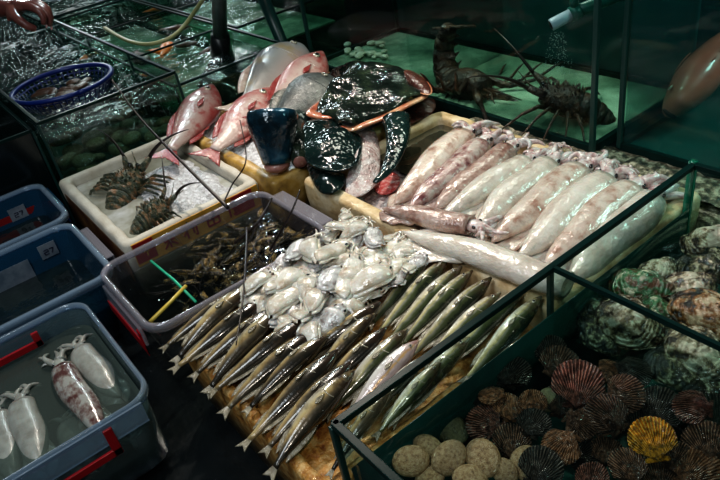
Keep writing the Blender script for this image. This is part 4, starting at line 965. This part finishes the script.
# ---------------------------------------------------------------- prawns in the clear tray
random.seed(21)
PR=[prawn_proto('prawn',1,.5),prawn_proto('prawn',2,-.3),prawn_proto('prawn',3,.9)]
for i in range(150):
    u=random.random(); v=random.random()**.8
    x=-1.72+.31*u; y=.36+.40*v
    if (x+1.72)/.31<.25 and v<.15: continue
    h=-.035-.06*random.random()
    o=inst(PR[i%3]); a=R(0,2*PI); orient(o,Vector((x,y,Z(h))),(math.cos(a),math.sin(a),R(-.25,.3)),(R(-.6,.6),R(-.6,.6),1),R(.055,.085))
    tag(o,'small dark prawn with yellow flecks in the crowded clear tray','prawn','dark prawns crowded in the clear tray')
r_=[('green_stick','gr',((151,261),(196,302)),.004),('yellow_stick','yl',((186,286),(150,322)),.0055)]
for nm,m_,(a,b),w in r_:
    pa,pb=W(*a,-.025),W(*b,-.03); o=MB().tube([pa,pa.lerp(pb,.5)+Vector((0,.004,0)),pb],w,6).build(nm,m_); tag(o,'thin %s stick floating in the clear prawn tray'%nm.split('_')[0],'stick')
# ---------------------------------------------------------------- squids in the blue tub
SU={'u':squid_proto('squid','squid_u',.15,True,.2,False,8,.8,'squid_u',11),'us':squid_proto('squid','squid_us',.14,True,.1,False,8,.8,'squid_u',12)}
for k,a,b,h,lb in (('us',(62,370),(106,436),-.08,'squid with reddish-brown speckles in the lowest blue tub'),
  ('u',(82,352),(121,396),-.09,'pale squid nearest the tub corner in the lowest blue tub'),
  ('u',(22,405),(45,470),-.09,'pale squid left of the speckled one in the lowest blue tub'),
  ('u',(-2,418),(18,482),-.10,'pale squid at the left edge of the photo in the lowest blue tub'),
    ('u',(70,425),(96,466),-.14,'pale squid under the speckled one in the lowest blue tub')):
    lay(SU[k],W(*a,h+.004),W(*b,h-.01),lb,'squid','squids in the lowest blue tub',wid=.24)
for a,b,lb in (((-1.29,.04,-.17),(-1.31,-.17,-.19),'pale squid seen through the near wall of the lowest tub, behind the red latch'),((-1.29,-.20,-.17),(-1.32,-.40,-.19),'pale squid lying deep in the lowest blue tub, lower left corner of the photo')):
    lay(SU['u'],Vector((a[0],a[1],Z(a[2]))),Vector((b[0],b[1],Z(b[2]))),lb,'squid','squids in the lowest blue tub',wid=.19)
# ---------------------------------------------------------------- shellfish tank
def bed(): 
    def f(u,v):
        x=-.685+.83*u; y=.34+.53*v
        return Vector((x,y,Z(-.12)+.02*noise.noise(Vector((x*8,y*8,0)))-.10*max(0,(-.52-x))*4*max(0,v-.2)))
    o=MB().grid(f,40,30).build('shell_bed','murk'); tag(o,'dark bed of buried shells under the scallops','shells',None,'stuff')
bed()
SC={k:scallop_proto('sc_'+m,sd,op) for k,m,sd,op in (('r','red',1,0),('b','br',2,0),('k','bk',3,0),('y','yel',4,.05),('o','or',5,0),('rk','red',6,.0),('op','br',7,.5))}
def shell(proto,px,py,h,r,ang,tilt,label,cat,group=None):
    """ang: picture direction (degrees, clockwise from right) of the fan edge; tilt leans the top face toward the camera"""
    o=inst(proto); p=W(px,py,h); t=math.radians(ang); q=W(px+6*math.cos(t),py+6*math.sin(t),h); x=(q-p).normalized()
    back=(CAM-p).normalized(); z=(Vector((0,0,1))*(1-tilt)+back*tilt+Vector((R(-.25,.25),R(-.25,.25),0))).normalized(); x=(x-z*x.dot(z)).normalized()
    k=r*(CAM-p).length/FPX; orient(o,p,x,z,k); tag(o,label,cat,group); return o
G1='scallops in the shellfish tank'
for k,x,y,h,r,a,t,lb in (
 ('rk',578,385,.035,27,-95,.6,'large red-brown ribbed scallop poking out of the water, biggest in the tank'),
 ('b',560,364,.0,22,-60,.4,'brown scallop under the upper edge of the largest red-brown one'),
 ('b',624,394,.03,21,-20,.55,'brown wet scallop right of the largest red-brown one, ribs spread to the right'),
 ('r',693,407,.03,19,200,.6,'reddish striped scallop at the right, hinge pointing to the lower right'),
 ('y',652,440,.035,23,-100,.65,'bright golden-yellow scallop on top of the dark pile'),
 ('op',607,418,.02,22,-130,.2,'half-open dark scallop seen edge-on beside the golden one'),
 ('b',580,424,.02,18,20,.5,'small brown scallop below the largest red-brown one'),
 ('k',660,408,.0,22,-60,.5,'dim black scallop behind the golden one'),
 ('k',551,350,-.02,17,-90,.5,'dim dark scallop farthest from the camera, alone in the water'),
 ('k',512,373,-.01,21,-60,.5,'black ribbed scallop near the water line by the glass'),
 ('k',534,424,.01,18,-70,.55,'grey-black rough scallop in the middle left of the pile'),
 ('o',562,446,.015,21,150,.5,'orange-brown scallop with a wide fan left of the golden one'),
 ('b',512,443,.0,21,-90,.5,'brown scallop over the tan clams'),
 ('k',541,468,.02,23,-80,.5,'dark scallop at the bottom edge, left of the middle'),
 ('b',628,467,.02,20,-120,.5,'brown scallop at the bottom edge under the golden one'),
 ('r',592,478,.015,17,-90,.5,'reddish scallop cut by the bottom edge of the photo'),
 ('b',705,443,.01,22,-110,.5,'brown scallop by the right edge, below the striped one'),
 ('o',694,468,.0,24,-70,.4,'orange-brown scallop in the lower right corner'),
 ('r',485,424,-.01,21,-150,.5,'red-brown scallop at the left end of the pile near the tan clams'),
 ('o',493,396,.005,16,190,.15,'flat orange scallop lying level in the water by the glass'),
 ('b',606,452,-.01,17,-90,.5,'dim brown scallop left of the golden one'),
 ('o',508,408,-.005,17,-120,.5,'dim orange-brown scallop beneath the flat one'),
 ('o',533,403,.0,15,-80,.5,'small orange ribbed scallop left of the largest red-brown one'),
 ('b',677,458,.0,17,-60,.5,'small brown scallop under the hinge of the golden one'),
 ('o',609,372,.005,15,0,.4,'small orange-brown scallop above the wet brown one'),
 ('k',632,372,.0,20,20,.15,'thin dark scallop seen nearly edge-on behind the wet brown one'),
 ('k',640,425,-.02,20,-90,.5,'dark scallop beneath the golden one'),
 ('b',560,402,-.02,20,-90,.5,'dark brown scallop beneath the largest red-brown one'),
 ('k',585,455,-.02,20,-30,.5,'dark scallop between the orange-brown and dim brown ones'),
 ('b',660,475,-.02,22,-90,.5,'brown scallop at the bottom edge right of the golden one'),
 ('k',715,415,-.02,22,-90,.5,'black scallop at the right edge of the photo'),
 ('k',480,395,-.03,18,-90,.5,'dim black scallop against the glass by the flat orange one')):
    shell(SC[k],x,y,h-.012,r,a+R(-12,12),t+R(-.15,.12),lb,'scallop',G1)
CL=[clam_proto('clam',1),clam_proto('clam_d',2)]
for k,x,y,h,r,a,t,lb in ((0,411,461,.02,18,-10,.45,'smooth tan clam nearest the front corner of the tank'),(0,449,458,.02,19,-40,.5,'round tan clam, second from the front corner of the tank'),(0,428,447,.0,15,20,.4,'small tan clam behind the two front ones'),(0,483,458,.02,20,60,.5,'speckled tan clam, third from the front corner of the tank'),(0,504,471,.01,14,30,.5,'small knobbly tan clam beside the speckled one'),(0,470,479,.015,17,0,.4,'tan clam cut by the bottom edge of the photo'),(0,430,478,-.0,15,0,.4,'tan clam under the two front ones at the bottom edge'),(0,526,463,.0,18,-60,.5,'pale tan clam half hidden by the dark scallop'),(1,472,378,-.20,15,0,.4,'dim olive clam behind the glass in open water'),(1,452,430,-.05,18,40,.4,'dim brown clam deep behind the tan ones'),(1,548,400,-.02,12,90,.5,'pale narrow clam in the middle of the scallops')):
    shell(CL[k],x,y,h-.012,r,a,t,lb,'clam','clams in the front of the shellfish tank')
OY={k:oyster_proto('oy_'+m,sd,fl,asp) for k,m,sd,fl,asp in (('g','g',1,.42,.62),('w','w',2,.40,.75),('b','b',3,.38,.62),('d','d',4,.36,.6),('w2','w',5,.3,.5),('d2','d',6,.35,.7))}
for k,x,y,h,r,a,t,lb in (
 ('g',640,285,.035,32,15,.35,'green mossy oyster, largest beyond the divider'),
 ('w',657,272,.03,20,-30,.4,'pale oyster shell behind the green mossy one'),
 ('w2',712,238,.035,28,-5,.35,'pale flat oyster alone at the far right of the tank'),
 ('d',700,270,.03,28,10,.4,'dark brown and cream oyster right of the green mossy one'),
 ('w',690,290,.035,26,-20,.45,'black and cream blotched oyster in the middle of the far compartment'),
 ('b',710,312,.04,36,15,.4,'big rusty brown oyster with a pale corner by the right edge'),
 ('d2',719,258,.03,18,0,.4,'small cream-spotted oyster at the right edge'),
 ('g',660,312,.02,24,30,.4,'greenish oyster just beyond the glass divider'),
 ('d2',600,312,-.005,25,-10,.4,'dim grey-green oyster nearest the glass beyond the divider'),
 ('w',630,324,.03,33,20,.5,'large pale cream oyster under the divider edge'),
 ('w',700,357,.03,34,35,.5,'rounded pale oyster near the right edge, on this side of the divider'),
 ('d',676,372,.01,32,35,.25,'dark layered oyster seen edge-on in front of the rounded pale one'),
 ('d',600,338,.0,24,40,.3,'dark layered oyster edge-on below the pale cream one'),
 ('b',706,330,.015,26,20,.4,'brown oyster behind the rounded pale one'),
 ('d',668,340,.0,24,30,.3,'dark oyster between the pale cream and rounded pale ones'),
 ('d2',716,385,.0,24,60,.4,'dark oyster at the right edge above the striped scallop')):
    shell(OY[k],x,y,h-.022,r*.88,a,t,lb,'oyster','oysters in the shellfish tank')
# heap of hidden shells that carries the visible ones beyond the divider
o=MB().grid(lambda u,v:Vector((-.62+.76*u,.90+.47*v,Z(-.06)+.02*noise.noise(Vector((u*9,v*7,3)))-.10*(1-min(1,u*3)))),40,30).build('shell_bed','murk'); tag(o,'dark bed of buried shells under the oysters beyond the divider','shells',None,'stuff')
# ---------------------------------------------------------------- left tanks: basket, shells, fish
bc0=W(64,87,.115); r=empty('round_basket',bc0); tag(r,'round blue plastic basket floating in the long left tank','basket')
NB=48
MB().tube([Vector((.215*math.cos(2*PI*k/NB),.215*math.sin(2*PI*k/NB),.018)) for k in range(NB+1)],.011,8).build('rim','basket',r)
g=MB()
for k in range(NB):
    a=2*PI*k/NB; c_,s_=math.cos(a),math.sin(a); g.tube([(.212*c_,.212*s_,.015),(.185*c_,.185*s_,-.035),(.17*c_,.17*s_,-.05)],.0035,4)
for q in (.199,.186,.172): g.tube([Vector((q*math.cos(2*PI*k/NB),q*math.sin(2*PI*k/NB),-.05+(q-.17)*1.6)) for k in range(NB+1)],.003,4)
g.build('mesh_wall','basket',r)
MB().rings([[(.17*math.cos(2*PI*k/NB),.17*math.sin(2*PI*k/NB),z) for k in range(NB)] for z in (-.052,-.049)]).build('base','basket',r)
CB=clam_proto('brownfish',3)
random.seed(3)
for i in range(16):
    a=R(0,2*PI); q=R(0,.13); o=inst(CB); orient(o,bc0+Vector((q*math.cos(a),q*math.sin(a),-.02)),(R(-1,1),R(-1,1),0),(R(-.3,.3),R(-.3,.3),1),(R(.035,.055),R(.025,.04),.03)); tag(o,'brown shell in the round blue basket','shell','brown shells in the blue basket')
for i in range(46):
    x=R(-3.1,-2.60); y=R(.42,.90); o=inst(CL[i%2]); orient(o,Vector((x,y,Z(-.03-.12*random.random()))),(R(-1,1),R(-1,1),0),(R(-.4,.4),R(-.4,.4),1),R(.035,.055)); tag(o,'dim tan shell piled underwater behind the white crate','shell','shells piled in the long left tank')
KO=make_fish('orange_fish',PL,.6,'koi','koi',.12,.14,.03,sbend(.03,.08),((-.25,.04),(.2,.05)),((-.25,.03),(-.02,.04)),.15,.02,(.41,.03))
BF=make_fish('brown_fish',PL,.6,'brownfish','brownfish',.12,.14,.03,sbend(-.03,.08),((-.25,.04),(.2,.05)),((-.25,.03),(-.02,.04)),.15,.02,(.41,.03))
for k,a,b,lb in ((KO,(170,42),(160,58),'bright orange fish at the water surface below the yellow hose'),(KO,(166,52),(148,50),'red-orange fish touching the bright orange one'),(KO,(160,8),(143,12),'orange fish at the top by the bubbling water'),(KO,(148,76),(138,74),'small orange fish near the glass corner'),
   (BF,(198,42),(168,48),'brown fish right of the bright orange one'),(BF,(150,62),(132,52),'brown fish left of the bright orange one'),(BF,(190,26),(160,30),'brown fish crossing under the yellow hose'),(BF,(215,46),(196,56),'brown fish beside the standpipe collar'),(KO,(80,60),(95,52),'dull orange fish near the basket rim')):
    lay(k,W(*a,.050),W(*b,.045),lb,'fish','fish in the left tanks')
# pale stone sheet at the bottom of fish tank, seen greenish
for (x0,x1,y0,y1,h,lb) in ((-4.5,-2.70,.96,1.48,-.06,'pale greenish slab under the orange fish'),(-3.6,-2.62,.40,.90,-.20,'dim slab under the basket tank water'),(-4.5,-3.2,1.55,2.15,-.06,'pale slab in the rear tank')):
    o=MB().box(x0,x1,y0,y1,Z(h-.01),Z(h)).build('stone_slab','sand' if h>-.1 else 'murk',smooth=False); tag(o,lb,'slab')
# ---------------------------------------------------------------- cupped hand at the upper left
def skin(name,nodes,edges,mat,root,parent,sub=2):
    me=bpy.data.meshes.new(name); me.from_pydata([tuple(n[0]) for n in nodes],edges,[]); o=bpy.data.objects.new(name,me); col.objects.link(o); me.materials.append(M[mat])
    s=o.modifiers.new('skin','SKIN'); 
    for i,nn in enumerate(nodes): 
        rr=nn[1]; me.skin_vertices[0].data[i].radius=(rr,rr) if not hasattr(rr,'__len__') else rr
    me.skin_vertices[0].data[root].use_root=True; s.use_smooth_shade=True
    q=o.modifiers.new('sub','SUBSURF'); q.levels=sub; q.render_levels=sub; o.parent=parent; return o
def hand(name,label,org,xd,zd,sc,mirror=1,curl=1.0,arm=.5):
    """x along the fingers, y to the thumb side, z the back of the hand; metres"""
    r=empty(name,org); tag(r,label,'person')
    nodes=[((-.035,0,0),(.034,.024))]; edges=[]
    def ad(p,rad,par): nodes.append((p,rad)); edges.append((par,len(nodes)-1)); return len(nodes)-1
    a0=ad((-.12,0,-.005),(.036,.030),0); a1=ad((-.12-arm*.5,.0,-.02),(.047,.043),a0)
    tips=[]
    for k,(y,ln,rd) in enumerate(((.030,.078,.0098),(.010,.086,.0100),(-.011,.080,.0096),(-.031,.064,.0086))):
        m=ad((.008,y*.62,.004),.019,0); b=ad((.055-.004*abs(k-1),y,.006),.0135,m)
        x,yy,z=.055-.004*abs(k-1),y,.006; an=.35*curl+.06*k; par=b
        for j,(f,rr) in enumerate(((.45,1.08),(.30,.98),(.25,.8))):
            x+=ln*f*math.cos(an); z-=ln*f*math.sin(an); yy+=(y*.15)*f; par=ad((x,yy,z),rd*rr,par); an+=(.62+.05*k)*curl
        tips.append((Vector((x,yy,z)),an,rd))
    t=ad((-.005,.030,-.008),.020,0); par=t
    for p,rr in (((.022,.050,-.024),.0145),((.048,.052,-.045),.0120),((.068,.040,-.058),.0098)): par=ad(p,rr,par)
    nodes=[((p[0],p[1]*mirror,p[2]),rd) for p,rd in nodes]
    h=skin('hand',nodes,edges,'skin',0,r)
    for (p,an,rd) in tips:
        an-=.6*curl; d=Vector((math.cos(an),0,-math.sin(an))); n_=Vector((math.sin(an),0,math.cos(an)))
        g=MB().ball((0,0,0),(.0055,.0045,.0014),10,6); mt=Matrix((d,Vector((0,1,0)),n_)).transposed(); q=Vector((p.x,p.y*mirror,p.z))+n_*rd*.85+d*.001
        g.v=[mt@v+q for v in g.v]; g.build('fingernail','nail',h)
    MB().tube([(-.12-arm*.16,0,-.005),(-.12-arm*.35,0,-.012),(-.12-arm*.9,0,-.03)],[.047,.056,.065],18).build('sleeve','sleeve',r)
    orient(r,org,xd,zd,sc); return r
hp=WY(18,7,.72); print('hand at',hp)
right=ray(1,0)*0+cr
hand('person','person\'s cupped wet hand held over the far end of the left tanks, dark sleeve',hp,cr*1.0-cu*.02-cf*.15,cu*.85-cf*.45+cr*.1,1.75,-1,1.15)
# ---------------------------------------------------------------- camera, lights, world
cam=bpy.data.cameras.new('camera'); co=bpy.data.objects.new('camera',cam); col.objects.link(co)
cam.sensor_width=36; cam.lens=FPX/720*36; cam.clip_start=.02; cam.clip_end=60
co.location=CAM; co.rotation_euler=Matrix((cr,cu,-cf)).transposed().to_euler(); bpy.context.scene.camera=co
def area(name,loc,tgt,size,power,colr,spread=PI):
    l=bpy.data.lights.new(name,'AREA'); l.size=size; l.energy=power; l.color=colr; l.spread=spread
    o=bpy.data.objects.new(name,l); col.objects.link(o); o.location=loc; o.rotation_euler=(Vector(tgt)-Vector(loc)).to_track_quat('-Z','Y').to_euler(); return o
def spot(name,loc,tgt,power,colr,ang,rad=.04,blend=.8):
    l=bpy.data.lights.new(name,'SPOT'); l.energy=power; l.color=colr; l.spot_size=math.radians(ang); l.spot_blend=blend; l.shadow_soft_size=rad
    o=bpy.data.objects.new(name,l); col.objects.link(o); o.location=loc; o.rotation_euler=(Vector(tgt)-Vector(loc)).to_track_quat('-Z','Y').to_euler(); return o
KW=(1,.90,.79)
spot('stall_lamp',(-2.45,1.40,2.45),(-1.38,1.05,.27),125,KW,62,.06,.95)
spot('stall_lamp_left',(-3.0,1.5,2.2),(-2.25,.95,.27),20,KW,70,.05,.9)
area('added_fill_light',(-1.2,-.6,3.0),(-1.4,.9,0),1.0,20,(.88,.95,1.0))  # added unseen fill to soften contrast, no lamp of the stall
spot('added_tank_light_left',(-4.2,1.9,2.4),(-3.4,.9,.3),60,(.8,.95,1),100,.05,.9)  # added unseen spot for glints and brightness on the left tanks
area('lobster_tank_lamp',(-1.8,1.85,1.35),(-1.85,1.8,.2),.4,4.0,(1,.97,.85),1.9)
area('added_murky_tank_light',(-.35,2.3,1.24),(-.6,1.9,.2),.3,9,(1,.97,.9),1.9)  # added unseen light to bring out the fish in the murky water
area('tub_side_light',(-.2,-1.2,2.2),(-1.3,-.1,.1),.5,9,(.85,.95,1))  # soft area light aimed at the tubs
spot('added_shellfish_light',(.35,.1,2.1),(-.38,.85,.27),26,KW,70,.05,.9)  # added unseen spot brightening the shells, placed to keep glare off the water
area('added_glint_light',(-7.4,1.7,1.9),(-3.5,.8,.4),.35,15,(.85,1,1))  # added unseen light, put where the rippling water mirrors it as glints
area('added_glint_light_high',(-7.4,3.4,2.2),(-3.5,1.2,.4),.35,15,(.85,1,1))  # second added light for glints on the left tank water
w=bpy.data.worlds.new('world'); bpy.context.scene.world=w; w.use_nodes=True; bg_=w.node_tree.nodes['Background']; bg_.inputs[0].default_value=(.35,.62,.68,1); bg_.inputs[1].default_value=.05
sc_=bpy.context.scene
sc_.cycles.max_bounces=10; sc_.cycles.transparent_max_bounces=32; sc_.cycles.diffuse_bounces=3; sc_.cycles.glossy_bounces=3; sc_.cycles.caustics_reflective=False; sc_.cycles.caustics_refractive=False
sc_.cycles.sample_clamp_indirect=4; sc_.cycles.use_denoising=True
sc_.view_settings.view_transform='Standard'; sc_.view_settings.look='Medium High Contrast'; sc_.view_settings.exposure=.38; sc_.view_settings.gamma=1.0
